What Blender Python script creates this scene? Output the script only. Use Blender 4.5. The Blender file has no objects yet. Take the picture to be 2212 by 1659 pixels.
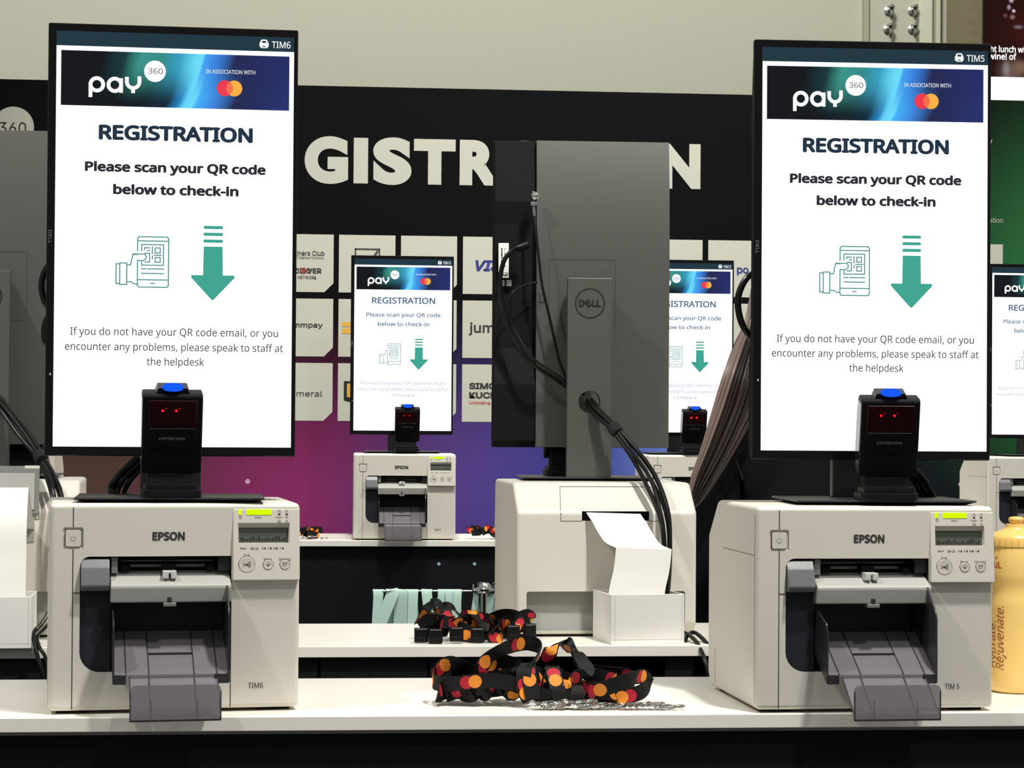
import bpy, bmesh, math, random, os
from math import sin, cos, pi, radians, exp
from mathutils import Vector, Matrix

random.seed(7)
SC = bpy.context.scene
COL = SC.collection
ZD = 1.05                       # height of the counter tops above the floor


def lin(c):
    c = c / 255.0
    return c / 12.92 if c <= 0.04045 else ((c + 0.055) / 1.055) ** 2.4


def rgb(r, g, b):
    return (lin(r), lin(g), lin(b), 1.0)


# ------------------------------------------------------------------ camera
F_PX, W_PX, H_PX = 4900.0, 2212.0, 1659.0
YAW, PITCH, ROLL, HC = radians(5.612), radians(0.879), radians(0.389), ZD + 0.3693
fwd = Vector((sin(YAW) * cos(PITCH), cos(YAW) * cos(PITCH), sin(PITCH)))
right0 = Vector((cos(YAW), -sin(YAW), 0))
up0 = right0.cross(fwd)
RIGHT = right0 * cos(ROLL) + up0 * sin(ROLL)
UP = up0 * cos(ROLL) - right0 * sin(ROLL)
cam_d = bpy.data.cameras.new('camera')
cam_d.sensor_fit = 'HORIZONTAL'
cam_d.sensor_width = 36.0
cam_d.lens = F_PX / W_PX * 36.0
cam_d.clip_start, cam_d.clip_end = 0.05, 100
cam = bpy.data.objects.new('camera', cam_d)
COL.objects.link(cam)
mw = Matrix((RIGHT, UP, -fwd)).transposed().to_4x4()
mw.translation = Vector((0, 0, HC))
cam.matrix_world = mw
SC.camera = cam


def at(px, py, Y):
    """the place at depth Y that the photo shows at a pixel"""
    d = fwd + RIGHT * ((px - W_PX / 2) / F_PX) - UP * ((py - H_PX / 2) / F_PX)
    return Vector((0, 0, HC)) + d * (Y / d.y)


# ------------------------------------------------------------------ world, lights, exposure
SC.view_settings.view_transform = 'Standard'
SC.view_settings.look = 'None'
SC.view_settings.gamma = 1.0
SC.view_settings.exposure = 0.0
SC.view_settings.use_curve_mapping = False
world = bpy.data.worlds.new('hall')
SC.world = world
world.use_nodes = True
bg = world.node_tree.nodes['Background']
bg.inputs[0].default_value = (1.0, 0.99, 0.955, 1)
bg.inputs[1].default_value = 0.30


def spot(name, loc, target, power, size, angle=70, color=(1, 0.978, 0.935), blend=0.6):
    d = bpy.data.lights.new(name, 'SPOT')
    d.energy, d.color, d.shadow_soft_size = power, color, size
    d.spot_size, d.spot_blend = radians(angle), blend
    o = bpy.data.objects.new(name, d)
    COL.objects.link(o)
    o.location = loc
    o.rotation_euler = (Vector(target) - Vector(loc)).to_track_quat('-Z', 'Y').to_euler()
    return o


spot('ceiling_spot', (1.15, 1.92, 4.6), (0.3, 3.0, ZD), 530, 0.10)
spot('ceiling_spot', (-1.9, 1.9, 4.6), (0.2, 3.0, ZD), 300, 0.10)
spot('ceiling_spot', (1.5, 1.0, 4.5), (0.5, 3.9, ZD), 195, 0.10)
spot('ceiling_spot', (0.2, 5.6, 4.8), (0.6, 7.1, ZD), 420, 0.12)
spot('ceiling_spot', (2.6, 5.4, 4.8), (1.8, 7.1, ZD), 380, 0.12)
spot('hall_flood', (0.5, 5.0, 6.5), (1.0, 9.6, 2.6), 930, 0.6, 80, (1, 0.98, 0.88))


# ------------------------------------------------------------------ materials
def mat(name, c, rough=0.5, metal=0.0, spec=0.5, bump=0.0, scale=400.0, coat=0.0, alpha=1.0, mottle=0.0):
    m = bpy.data.materials.new(name)
    m.use_nodes = True
    nt = m.node_tree
    b = nt.nodes['Principled BSDF']
    b.inputs['Base Color'].default_value = rgb(*c)
    b.inputs['Roughness'].default_value = rough
    b.inputs['Metallic'].default_value = metal
    b.inputs['Specular IOR Level'].default_value = spec
    b.inputs['Coat Weight'].default_value = coat
    b.inputs['Alpha'].default_value = alpha
    if bump or mottle:
        tc = nt.nodes.new('ShaderNodeTexCoord')
        n = nt.nodes.new('ShaderNodeTexNoise')
        n.inputs['Scale'].default_value = scale
        n.inputs['Detail'].default_value = 3
        nt.links.new(tc.outputs['Object'], n.inputs['Vector'])
        if bump:
            bp = nt.nodes.new('ShaderNodeBump')
            bp.inputs['Strength'].default_value = bump
            bp.inputs['Distance'].default_value = 0.001
            nt.links.new(n.outputs['Fac'], bp.inputs['Height'])
            nt.links.new(bp.outputs['Normal'], b.inputs['Normal'])
        if mottle:
            mx = nt.nodes.new('ShaderNodeMix')
            mx.data_type = 'RGBA'
            mx.inputs[6].default_value = rgb(*[max(0, x - mottle) for x in c])
            mx.inputs[7].default_value = rgb(*[min(255, x + mottle) for x in c])
            nt.links.new(n.outputs['Fac'], mx.inputs[0])
            nt.links.new(mx.outputs[2], b.inputs['Base Color'])
    return m


def emit(name, c, s=1.0):
    m = bpy.data.materials.new(name)
    m.use_nodes = True
    nt = m.node_tree
    nt.nodes.clear()
    e = nt.nodes.new('ShaderNodeEmission')
    e.inputs[0].default_value = rgb(*c)
    e.inputs[1].default_value = s
    o = nt.nodes.new('ShaderNodeOutputMaterial')
    nt.links.new(e.outputs[0], o.inputs[0])
    return m


M = {}
M['shell'] = mat('warm_grey_plastic', (212, 207, 196), 0.42, bump=0.05, scale=1500)
M['shell_lip'] = mat('pale_grey_plastic', (162, 162, 156), 0.45)
M['seam'] = mat('seam_shadow_gap', (40, 38, 36), 0.8)
M['recess_grey'] = mat('grey_recess_plastic', (160, 160, 154), 0.6)
M['cavity'] = mat('black_interior_plastic', (34, 34, 36), 0.6)
M['navy'] = mat('dark_navy_plastic', (38, 38, 46), 0.55, spec=.25, bump=0.1, scale=1500)
M['lever'] = mat('dark_grey_satin_plastic', (100, 100, 102), 0.35, bump=0.25, scale=1300)
M['rail_grey'] = mat('mid_grey_plastic', (120, 120, 118), 0.4)
M['clip'] = mat('bright_clip_plastic', (200, 200, 196), 0.3)
M['ink'] = mat('dark_print', (52, 50, 50), 0.6)
M['inkblack'] = mat('black_print', (22, 22, 22), 0.5)
M['lcd'] = mat('grey_display', (84, 88, 80), 0.4, spec=.2)
M['lcdseg'] = mat('dark_display_segments', (48, 51, 46), 0.4, spec=.2)
M['status'] = emit('status_green', (206, 255, 0), 1.15)
M['smoke'] = mat('smoky_clear_plastic', (124, 120, 124), 0.22, alpha=0.58)
M['smoke_dark'] = mat('smoky_plastic_rib', (40, 39, 42), 0.3, alpha=0.85)
M['black'] = mat('black_plastic', (13, 13, 14), 0.42, spec=.2)
M['blackmatt'] = mat('matt_black_plastic', (13, 13, 14), 0.65, spec=.15, bump=0.1, scale=1200)
M['gloss'] = mat('glossy_black_plastic', (11, 11, 12), 0.15, spec=.2)
M['silver'] = mat('silver_grey_plastic', (90, 91, 86), 0.40, metal=0.45, bump=0.03, scale=1800)
M['plate'] = mat('graphite_metal', (74, 74, 78), 0.36, metal=0.6)
M['white'] = mat('white_laminate', (236, 233, 222), 0.35, spec=0.4)
M['edge'] = mat('white_edge_band', (222, 219, 208), 0.45)
M['panel'] = mat('black_counter_panel', (15, 15, 20), 0.7, spec=.15, bump=0.05, scale=900)
M['panelgrey'] = mat('charcoal_counter_panel', (50, 50, 52), 0.6, spec=.2)
M['paper'] = mat('white_paper', (244, 243, 236), 0.7)
M['card'] = mat('white_cardboard', (228, 226, 220), 0.7, bump=0.05, scale=500)
M['cable'] = mat('black_rubber_cable', (15, 15, 15), 0.28, spec=.35)
M['velcro'] = mat('black_velcro', (16, 16, 16), 0.9, bump=0.5, scale=1500)
M['chrome'] = mat('polished_steel', (215, 215, 212), 0.15, metal=1.0)
M['steel'] = mat('bright_steel', (190, 190, 188), 0.25, metal=1.0)
M['mint'] = mat('mint_fabric', (196, 228, 214), 0.75, bump=0.3, scale=2500, mottle=10)
M['white_wall'] = mat('painted_wall', (214, 214, 198), 0.8, bump=0.03, scale=60)
M['trim'] = mat('painted_trim', (188, 190, 166), 0.7)
M['trim_light'] = mat('light_painted_trim', (226, 228, 208), 0.6)
M['olive'] = mat('olive_stone', (146, 138, 108), 0.8, bump=0.3, scale=40, mottle=14)
M['floor'] = mat('dark_carpet', (46, 46, 50), 0.95, bump=0.4, scale=300)
M['bottle'] = mat('yellow_bottle_plastic', (247, 208, 124), 0.32, coat=0.2)
M['bottle_cap'] = mat('yellow_cap_plastic', (243, 200, 114), 0.3)
M['brown_print'] = mat('rust_brown_print', (160, 74, 32), 0.6)
M['red_print'] = mat('red_print', (190, 60, 50), 0.6)
M['gold_print'] = mat('gold_print', (196, 150, 50), 0.6)
M['blue_print'] = mat('blue_print', (42, 48, 130), 0.6)
M['tile'] = mat('pale_printed_tile', (172, 172, 160), 0.75)
M['letter'] = mat('pale_printed_lettering', (166, 166, 155), 0.75)
M['sticker'] = mat('white_sticker', (232, 232, 228), 0.5)
M['jacket'] = mat('black_jacket_cloth', (16, 16, 17), 0.85, spec=.15, bump=0.4, scale=900)
M['trouser'] = mat('black_trouser_cloth', (20, 20, 22), 0.9)
M['skin'] = mat('skin', (205, 160, 135), 0.5)
M['shoe'] = mat('black_leather', (20, 20, 20), 0.4)
M['hair'] = mat('dark_brown_hair', (36, 28, 24), 0.4, spec=.3)
M['hair2'] = mat('brown_hair', (56, 43, 37), 0.38, spec=.35)
M['hair_lit'] = mat('screen_lit_brown_hair', (124, 106, 98), 0.34)  # same brown hair, with the far screen's light painted into the colour
# what the screens show
M['ui_white'] = emit('screen_white', (255, 255, 255), 1.25)
M['ui_teal'] = emit('screen_dark_teal', (38, 58, 70), 1.0)
M['ui_icon'] = emit('screen_white_glyph', (255, 255, 255), 1.0)
M['ui_title'] = emit('screen_navy_text', (38, 54, 70), 1.0)
M['ui_bold'] = emit('screen_charcoal_text', (48, 46, 54), 1.0)
M['ui_para'] = emit('screen_grey_text', (84, 84, 92), 1.0)
M['ui_titlefar'] = emit('screen_overexposed_title', (92, 116, 142), 1.0)  # far copy of the dark text, paled in colour to imitate overexposure
M['ui_parafar'] = emit('screen_overexposed_text', (168, 168, 214), 1.0)  # far paragraph text, overexposure likewise put into the colour
M['ui_green'] = emit('screen_green', (66, 166, 146), 1.0)
M['ui_line'] = emit('screen_teal_line', (80, 142, 142), 1.0)
M['ui_red'] = emit('screen_red', (238, 62, 82), 1.0)
M['ui_orange'] = emit('screen_orange', (250, 178, 72), 1.0)
M['ui_mix'] = emit('screen_mixed_orange', (248, 112, 76), 1.0)
M['blue_led'] = emit('blue_light', (20, 80, 255), 1.3)
M['red_led'] = emit('red_light', (255, 20, 40), 1.6)
M['red_glow'] = mat('dark_red_window', (40, 6, 12), 0.12)
M['led_text'] = emit('led_white_text', (255, 255, 255), 1.1)
M['led_band'] = emit('led_white_band', (255, 255, 255), 1.5)


def header_material():
    """dark picture strip with a teal glow and a curved pale blue band"""
    m = bpy.data.materials.new('screen_header_picture')
    m.use_nodes = True
    nt = m.node_tree
    nt.nodes.clear()
    N, L = nt.nodes.new, nt.links.new
    uv = N('ShaderNodeUVMap')
    sp = N('ShaderNodeSeparateXYZ')
    L(uv.outputs[0], sp.inputs[0])
    # arc: u position of the band moves right towards the top
    v2 = N('ShaderNodeMath'); v2.operation = 'POWER'; v2.inputs[1].default_value = 0.7
    L(sp.outputs[1], v2.inputs[0])
    sh = N('ShaderNodeMath'); sh.operation = 'MULTIPLY_ADD'; sh.inputs[1].default_value = -0.085
    L(v2.outputs[0], sh.inputs[0]); L(sp.outputs[0], sh.inputs[2])

    def ramp(stops):
        r = N('ShaderNodeValToRGB')
        e = r.color_ramp.elements
        e[0].position, e[0].color = stops[0][0], rgb(*stops[0][1])
        e[1].position, e[1].color = stops[-1][0], rgb(*stops[-1][1])
        for p, c in stops[1:-1]:
            k = e.new(p); k.color = rgb(*c)
        L(sh.outputs[0], r.inputs[0])
        return r
    top = ramp([(0.10, (25, 27, 30)), (0.20, (30, 60, 66)), (0.27, (62, 150, 138)), (0.36, (54, 140, 136)), (0.44, (58, 160, 196)), (0.505, (104, 216, 246)), (0.535, (110, 222, 250)), (0.548, (70, 160, 240)), (0.60, (60, 130, 220)), (0.68, (40, 44, 84)), (0.9, (40, 48, 104))])
    bot = ramp([(0.20, (25, 27, 30)), (0.34, (26, 34, 42)), (0.45, (26, 46, 62)), (0.50, (40, 130, 190)), (0.525, (100, 210, 248)), (0.56, (112, 222, 252)), (0.575, (70, 180, 248)), (0.64, (66, 140, 230)), (0.74, (40, 44, 80)), (0.95, (42, 52, 110))])
    mx = N('ShaderNodeMix'); mx.data_type = 'RGBA'
    mr = N('ShaderNodeMapRange'); mr.interpolation_type = 'SMOOTHSTEP'
    mr.inputs[1].default_value, mr.inputs[2].default_value = 0.05, 0.85
    L(sp.outputs[1], mr.inputs[0])
    L(mr.outputs[0], mx.inputs[0]); L(bot.outputs[0], mx.inputs[6]); L(top.outputs[0], mx.inputs[7])
    e = N('ShaderNodeEmission'); o = N('ShaderNodeOutputMaterial')
    L(mx.outputs[2], e.inputs[0]); L(e.outputs[0], o.inputs[0])
    return m


M['ui_header'] = header_material()


def blob_material(name, base, blobs, rough=0.75):
    """flat printed picture: soft spots of ink on a base colour. blobs: (x, z, rx, rz, colour)"""
    m = bpy.data.materials.new(name)
    m.use_nodes = True
    nt = m.node_tree
    N, L = nt.nodes.new, nt.links.new
    b = nt.nodes['Principled BSDF']
    b.inputs['Roughness'].default_value = rough
    b.inputs['Specular IOR Level'].default_value = 0.06
    tc = N('ShaderNodeTexCoord')
    cur = None
    for (x, z, rx, rz, c) in blobs:
        mp = N('ShaderNodeMapping')
        mp.vector_type = 'TEXTURE'
        mp.inputs['Location'].default_value = (x, 0, z)
        mp.inputs['Scale'].default_value = (rx, 1000, rz)
        L(tc.outputs['Object'], mp.inputs[0])
        ln = N('ShaderNodeVectorMath'); ln.operation = 'LENGTH'
        L(mp.outputs[0], ln.inputs[0])
        mr = N('ShaderNodeMapRange'); mr.interpolation_type = 'SMOOTHSTEP'
        mr.inputs[1].default_value, mr.inputs[2].default_value = 1.0, 0.0
        L(ln.outputs['Value'], mr.inputs[0])
        mx = N('ShaderNodeMix'); mx.data_type = 'RGBA'
        L(mr.outputs[0], mx.inputs[0])
        if cur is None:
            mx.inputs[6].default_value = rgb(*base)
        else:
            L(cur, mx.inputs[6])
        mx.inputs[7].default_value = rgb(*c)
        cur = mx.outputs[2]
    L(cur, b.inputs['Base Color'])
    return m


def strap_material():
    """black woven strap printed with pairs of overlapping red and orange discs"""
    m = bpy.data.materials.new('black_strap_with_red_orange_discs')
    m.use_nodes = True
    nt = m.node_tree
    N, L = nt.nodes.new, nt.links.new
    b = nt.nodes['Principled BSDF']
    b.inputs['Roughness'].default_value = 0.6
    b.inputs['Specular IOR Level'].default_value = 0.2
    uv = N('ShaderNodeUVMap')
    sp = N('ShaderNodeSeparateXYZ')
    L(uv.outputs[0], sp.inputs[0])
    md = N('ShaderNodeMath'); md.operation = 'MODULO'; md.inputs[1].default_value = 0.074
    L(sp.outputs[0], md.inputs[0])

    def disc(cx, r):
        c = N('ShaderNodeCombineXYZ')
        L(md.outputs[0], c.inputs[0]); L(sp.outputs[1], c.inputs[1])
        d = N('ShaderNodeVectorMath'); d.operation = 'DISTANCE'
        d.inputs[1].default_value = (cx, 0.010, 0)
        L(c.outputs[0], d.inputs[0])
        l = N('ShaderNodeMath'); l.operation = 'LESS_THAN'; l.inputs[1].default_value = r
        L(d.outputs['Value'], l.inputs[0])
        return l.outputs[0]
    cur = None
    for f, c in ((disc(0.0250, 0.0086), (172, 36, 52)), (disc(0.0362, 0.0086), (226, 138, 50))):
        mx = N('ShaderNodeMix'); mx.data_type = 'RGBA'
        L(f, mx.inputs[0])
        if cur is None:
            mx.inputs[6].default_value = rgb(15, 15, 16)
        else:
            L(cur, mx.inputs[6])
        mx.inputs[7].default_value = rgb(*c)
        cur = mx.outputs[2]
    L(cur, b.inputs['Base Color'])
    n = N('ShaderNodeTexNoise'); n.inputs['Scale'].default_value = 2500
    bp = N('ShaderNodeBump'); bp.inputs['Strength'].default_value = 0.3; bp.inputs['Distance'].default_value = 0.0005
    tc = N('ShaderNodeTexCoord')
    L(tc.outputs['Object'], n.inputs['Vector'])
    L(n.outputs['Fac'], bp.inputs['Height']); L(bp.outputs['Normal'], b.inputs['Normal'])
    return m


M['strap'] = strap_material()


# ------------------------------------------------------------------ mesh builder
_text_cache = {}
FONTS = {}
for _k, _n in (('ui', 'NotoSansMath-Regular.woff2'), ('inter', 'Inter.woff2')):
    try:    # the fonts that ship inside Blender itself
        FONTS[_k] = bpy.data.fonts.load(os.path.join(bpy.utils.system_resource('DATAFILES', path='fonts'), _n))
    except Exception:
        FONTS[_k] = None
FACE = [None]


def text_shape(s, bold=0.0, shear=0.0):
    k = (s, bold, shear, FACE[0])
    if k not in _text_cache:
        c = bpy.data.curves.new('t', 'FONT')
        c.body, c.size, c.resolution_u, c.offset, c.shear = s, 1.0, (3 if FONTS.get(FACE[0]) else 10), bold, shear
        if FONTS.get(FACE[0]):
            c.font = FONTS[FACE[0]]
        o = bpy.data.objects.new('t', c)
        COL.objects.link(o)
        me = bpy.data.meshes.new_from_object(o.evaluated_get(bpy.context.evaluated_depsgraph_get()))
        vs = [v.co.copy() for v in me.vertices]
        fs = [tuple(p.vertices) for p in me.polygons]
        bpy.data.objects.remove(o)
        bpy.data.curves.remove(c)
        bpy.data.meshes.remove(me)
        _text_cache[k] = (vs, fs)
    return _text_cache[k]


def cap_height(bold):
    vs, _ = text_shape('H', bold)
    return max(v.y for v in vs) - min(v.y for v in vs)


class MB:
    def __init__(self):
        self.v, self.f, self.m, self.uv, self.mats, self.T, self.cur = [], [], [], {}, [], Matrix.Identity(4), 0

    def use(self, name):
        if name not in self.mats:
            self.mats.append(name)
        self.cur = self.mats.index(name)
        return self

    def add(self, vs, fs, uvs=None):
        if not self.mats:
            raise RuntimeError('no material')
        b = len(self.v)
        self.v += [tuple(self.T @ Vector(p)) for p in vs]
        for i, f in enumerate(fs):
            if uvs is not None:
                self.uv[len(self.f)] = [uvs[j] for j in f]
            self.f.append(tuple(b + j for j in f))
            self.m.append(self.cur)
        return self

    def box(self, x0, x1, y0, y1, z0, z1, r=0.0, seg=2):
        vs = [(x, y, z) for x in (x0, x1) for y in (y0, y1) for z in (z0, z1)]
        fs = [(0, 1, 3, 2), (4, 6, 7, 5), (0, 4, 5, 1), (2, 3, 7, 6), (0, 2, 6, 4), (1, 5, 7, 3)]
        if r > 0:
            return self.bevelled(vs, fs, r, seg)
        return self.add(vs, fs)

    def bevelled(self, vs, fs, r, seg=2):
        bm = bmesh.new()
        bv = [bm.verts.new(p) for p in vs]
        for f in fs:
            bm.faces.new([bv[i] for i in f])
        bmesh.ops.recalc_face_normals(bm, faces=bm.faces)
        bmesh.ops.bevel(bm, geom=list(bm.edges), offset=r, segments=seg, profile=0.5, affect='EDGES', clamp_overlap=True)
        bm.verts.index_update()
        out = [v.co.copy() for v in bm.verts], [tuple(v.index for v in f.verts) for f in bm.faces]
        bm.free()
        return self.add(*out)

    def prism(self, poly, a, b, axis='x', r=0.0, seg=2):
        """poly in the plane across axis: x -> (y,z), y -> (x,z), z -> (x,y)"""
        def P(p, t):
            return {'x': (t, p[0], p[1]), 'y': (p[0], t, p[1]), 'z': (p[0], p[1], t)}[axis]
        n = len(poly)
        vs = [P(p, a) for p in poly] + [P(p, b) for p in poly]
        fs = [tuple(range(n)), tuple(range(2 * n - 1, n - 1, -1))] + [(i, i + n, (i + 1) % n + n, (i + 1) % n) for i in range(n)]
        if r > 0:
            return self.bevelled(vs, fs, r, seg)
        bm = bmesh.new()
        bv = [bm.verts.new(p) for p in vs]
        for f in fs:
            bm.faces.new([bv[i] for i in f])
        bmesh.ops.recalc_face_normals(bm, faces=bm.faces)
        bm.verts.index_update()
        out = [v.co.copy() for v in bm.verts], [tuple(v.index for v in f.verts) for f in bm.faces]
        bm.free()
        return self.add(*out)

    def tube(self, pts, r, n=8, smooth=True, taper=None):
        pts = [Vector(p) for p in pts]
        if smooth and len(pts) > 2:
            pts = spline(pts, 6)
        vs, fs = [], []
        t0 = (pts[1] - pts[0]).normalized()
        nrm = t0.orthogonal().normalized()
        for i, p in enumerate(pts):
            t = (pts[min(i + 1, len(pts) - 1)] - pts[max(i - 1, 0)]).normalized()
            nrm = (nrm - t * nrm.dot(t))
            nrm = nrm.normalized() if nrm.length > 1e-6 else t.orthogonal().normalized()
            bi = t.cross(nrm)
            rr = r if taper is None else r * taper(i / (len(pts) - 1))
            for k in range(n):
                a = 2 * pi * k / n
                vs.append(p + (nrm * cos(a) + bi * sin(a)) * rr)
        for i in range(len(pts) - 1):
            for k in range(n):
                fs.append((i * n + k, i * n + (k + 1) % n, (i + 1) * n + (k + 1) % n, (i + 1) * n + k))
        fs.append(tuple(range(n - 1, -1, -1)))
        fs.append(tuple((len(pts) - 1) * n + k for k in range(n)))
        return self.add(vs, fs)

    def lathe(self, prof, c=(0, 0, 0), n=32, axis='z'):
        vs, fs = [], []
        for (r, h) in prof:
            for k in range(n):
                a = 2 * pi * k / n
                if axis == 'z':
                    vs.append((c[0] + r * cos(a), c[1] + r * sin(a), c[2] + h))
                else:
                    vs.append((c[0] + r * cos(a), c[1] - h, c[2] + r * sin(a)))
        for i in range(len(prof) - 1):
            for k in range(n):
                fs.append((i * n + k, i * n + (k + 1) % n, (i + 1) * n + (k + 1) % n, (i + 1) * n + k))
        fs.append(tuple(range(n - 1, -1, -1)))
        fs.append(tuple((len(prof) - 1) * n + k for k in range(n)))
        return self.add(vs, fs)

    def torus(self, c, R, r, axis='y', n=20, k=8):
        pts = []
        for i in range(n + 1):
            a = 2 * pi * i / n
            d = {'y': (R * cos(a), 0, R * sin(a)), 'x': (0, R * cos(a), R * sin(a)), 'z': (R * cos(a), R * sin(a), 0)}[axis]
            pts.append(Vector(c) + Vector(d))
        return self.tube(pts, r, k, smooth=False)

    def ribbon(self, pts, wds, width, thick=0.0009, uoff=0.0, sub=6, raw=False):
        pts = [Vector(p) for p in pts]
        wds = [Vector(w).normalized() for w in wds]
        P = spline(pts, sub)
        Wd = spline(wds, sub)
        vs, uvs, fs = [], [], []
        u = uoff
        for i, p in enumerate(P):
            if i:
                u += (p - P[i - 1]).length
            t = (P[min(i + 1, len(P) - 1)] - P[max(i - 1, 0)]).normalized()
            w = Wd[i] - t * Wd[i].dot(t)
            w = w.normalized() if w.length > 1e-5 else t.orthogonal().normalized()
            nn = t.cross(w)
            if raw:
                w = Wd[i]
            for a, b in ((-.5, -.5), (.5, -.5), (.5, .5), (-.5, .5)):
                vs.append(p + w * width * a + nn * thick * b)
                uvs.append((u, 0.020 * (a + .5)))
        n = len(P)
        for i in range(n - 1):
            for k in range(4):
                a, b = i * 4 + k, i * 4 + (k + 1) % 4
                fs.append((a, b, b + 4, a + 4))
        fs += [(3, 2, 1, 0), tuple((n - 1) * 4 + k for k in range(4))]
        return self.add(vs, fs, uvs)

    # ---- flat marks: frame (origin, u, v), lifted along the outward normal
    def frame(self, o, u, v, lift=0.0):
        u, v = Vector(u).normalized(), Vector(v).normalized()
        self.fo, self.fu, self.fv, self.fn = Vector(o), u, v, u.cross(v)
        self.lift = lift
        return self

    def fp(self, x, y):
        return self.fo + self.fu * x + self.fv * y + self.fn * self.lift

    def poly(self, pts, uvs=None):
        return self.add([self.fp(*p) for p in pts], [tuple(range(len(pts)))], uvs)

    def rect(self, x0, y0, x1, y1, uv=False):
        return self.poly([(x0, y0), (x1, y0), (x1, y1), (x0, y1)], [(0, 0), (1, 0), (1, 1), (0, 1)] if uv else None)

    def rrect(self, x0, y0, x1, y1, r, n=5):
        return self.poly(rr2(x0, y0, x1, y1, r, n))

    def disc(self, x, y, r, n=28):
        return self.poly([(x + r * cos(2 * pi * i / n), y + r * sin(2 * pi * i / n)) for i in range(n)])

    def ring(self, x, y, r, w, n=32, a0=0.0, a1=360.0):
        k = n if a1 - a0 >= 360 else max(3, int(n * (a1 - a0) / 360))
        vs, fs = [], []
        for i in range(k + 1):
            a = radians(a0 + (a1 - a0) * i / k)
            vs += [self.fp(x + (r - w / 2) * cos(a), y + (r - w / 2) * sin(a)), self.fp(x + (r + w / 2) * cos(a), y + (r + w / 2) * sin(a))]
        for i in range(k):
            fs.append((2 * i, 2 * i + 1, 2 * i + 3, 2 * i + 2))
        return self.add(vs, fs)

    def line(self, pts, w, closed=False):
        pts = [Vector(p) for p in pts]
        seq = list(zip(pts, pts[1:] + ([pts[0]] if closed else []))) if closed else list(zip(pts, pts[1:]))
        for a, b in seq:
            d = (b - a).normalized() * (w / 2)
            n = Vector((-d.y, d.x))
            a2, b2 = a - d, b + d
            self.poly([tuple(a2 - n), tuple(b2 - n), tuple(b2 + n), tuple(a2 + n)])
        return self

    def text(self, s, x, y, width=None, cap=None, bold=0.0, align='l', shear=0.0, box=None, solid=False):
        """baseline at y. box=(x0,y0,x1,y1) fits the glyph bounds instead; bold thickens the strokes"""
        vs, fs = text_shape(s, bold if solid else 0.0, shear)
        if not vs:
            return self
        bold = 0.0 if solid else max(0.0, bold)
        x0, x1 = min(v.x for v in vs) - bold, max(v.x for v in vs) + bold
        y0, y1 = min(v.y for v in vs) - bold, max(v.y for v in vs) + bold
        if box:
            sx, sy = (box[2] - box[0]) / (x1 - x0), (box[3] - box[1]) / (y1 - y0)
            ox, oy = box[0] - x0 * sx, box[1] - y0 * sy
        else:
            sy = cap / (cap_height(0) + 2 * bold) if cap else width / (x1 - x0)
            sx = width / (x1 - x0) if width else sy
            ox = x + (-x0 + {'l': 0, 'c': -(x1 - x0) / 2, 'r': -(x1 - x0)}[align]) * sx
            oy = y + bold * sy
        n = 0 if bold < .004 else (8 if bold < .04 else 16)
        shifts = [(0, 0)] + [(bold * cos(2 * pi * i / n), bold * sin(2 * pi * i / n)) for i in range(n)]
        if bold >= .04:
            shifts += [(bold * .5 * cos(2 * pi * i / 8), bold * .5 * sin(2 * pi * i / 8)) for i in range(8)]
        l0 = self.lift
        for i, (dx, dy) in enumerate(shifts):
            self.lift = l0 + i * 4e-7
            self.add([self.fp(ox + (v.x + dx) * sx, oy + (v.y + dy) * sy) for v in vs], fs)
        self.lift = l0
        return self

    def mesh(self, name, smooth=35):
        me = bpy.data.meshes.new(name)
        me.from_pydata([tuple(p) for p in self.v], [], self.f)
        for k in self.mats:
            me.materials.append(M[k])
        me.polygons.foreach_set('material_index', self.m)
        if self.uv:
            lay = me.uv_layers.new(name='UVMap')
            for p in me.polygons:
                us = self.uv.get(p.index)
                if us:
                    for li, q in zip(p.loop_indices, us):
                        lay.data[li].uv = q
        if smooth:
            me.polygons.foreach_set('use_smooth', [True] * len(me.polygons))
            me.set_sharp_from_angle(angle=radians(smooth))
        me.update()
        return me


def spline(pts, sub):
    if len(pts) < 3:
        return pts
    out = []
    n = len(pts)
    for i in range(n - 1):
        p0, p1, p2, p3 = pts[max(i - 1, 0)], pts[i], pts[i + 1], pts[min(i + 2, n - 1)]
        for k in range(sub):
            t = k / sub
            out.append(0.5 * ((2 * p1) + (p2 - p0) * t + (2 * p0 - 5 * p1 + 4 * p2 - p3) * t * t + (3 * p1 - p0 - 3 * p2 + p3) * t ** 3))
    out.append(pts[-1])
    return out


def rr2(x0, y0, x1, y1, r, n=5):
    if not isinstance(r, (tuple, list)):
        r = (r, r, r, r)        # lower left, lower right, upper right, upper left
    out = []
    for (cx, cy, a, q) in ((x0, y0, 180, 0), (x1, y0, 270, 1), (x1, y1, 0, 2), (x0, y1, 90, 3)):
        k = r[q]
        if k <= 0:
            out.append((cx, cy))
            continue
        ox = cx + (k if q in (0, 3) else -k)
        oy = cy + (k if q in (0, 1) else -k)
        out += [(ox + k * cos(radians(a + 90 * i / n)), oy + k * sin(radians(a + 90 * i / n))) for i in range(n + 1)]
    return out


# ------------------------------------------------------------------ objects
def tag(o, label, cat=None, group=None, kind=None):
    if label:
        o['label'] = label
    if cat:
        o['category'] = cat
    if group:
        o['group'] = group
    if kind:
        o['kind'] = kind
    return o


def thing(name, label, cat, loc, rz=0.0, group=None):
    o = bpy.data.objects.new(name, None)
    o.empty_display_size = 0.05
    COL.objects.link(o)
    o.location, o.rotation_euler = loc, (0, 0, rz)
    return tag(o, label, cat, group)


_mesh_cache = {}


def flat_shading(o):
    w = o.modifiers.new('weighted_normals', 'WEIGHTED_NORMAL')
    w.keep_sharp = True
    w.weight = 100


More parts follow.
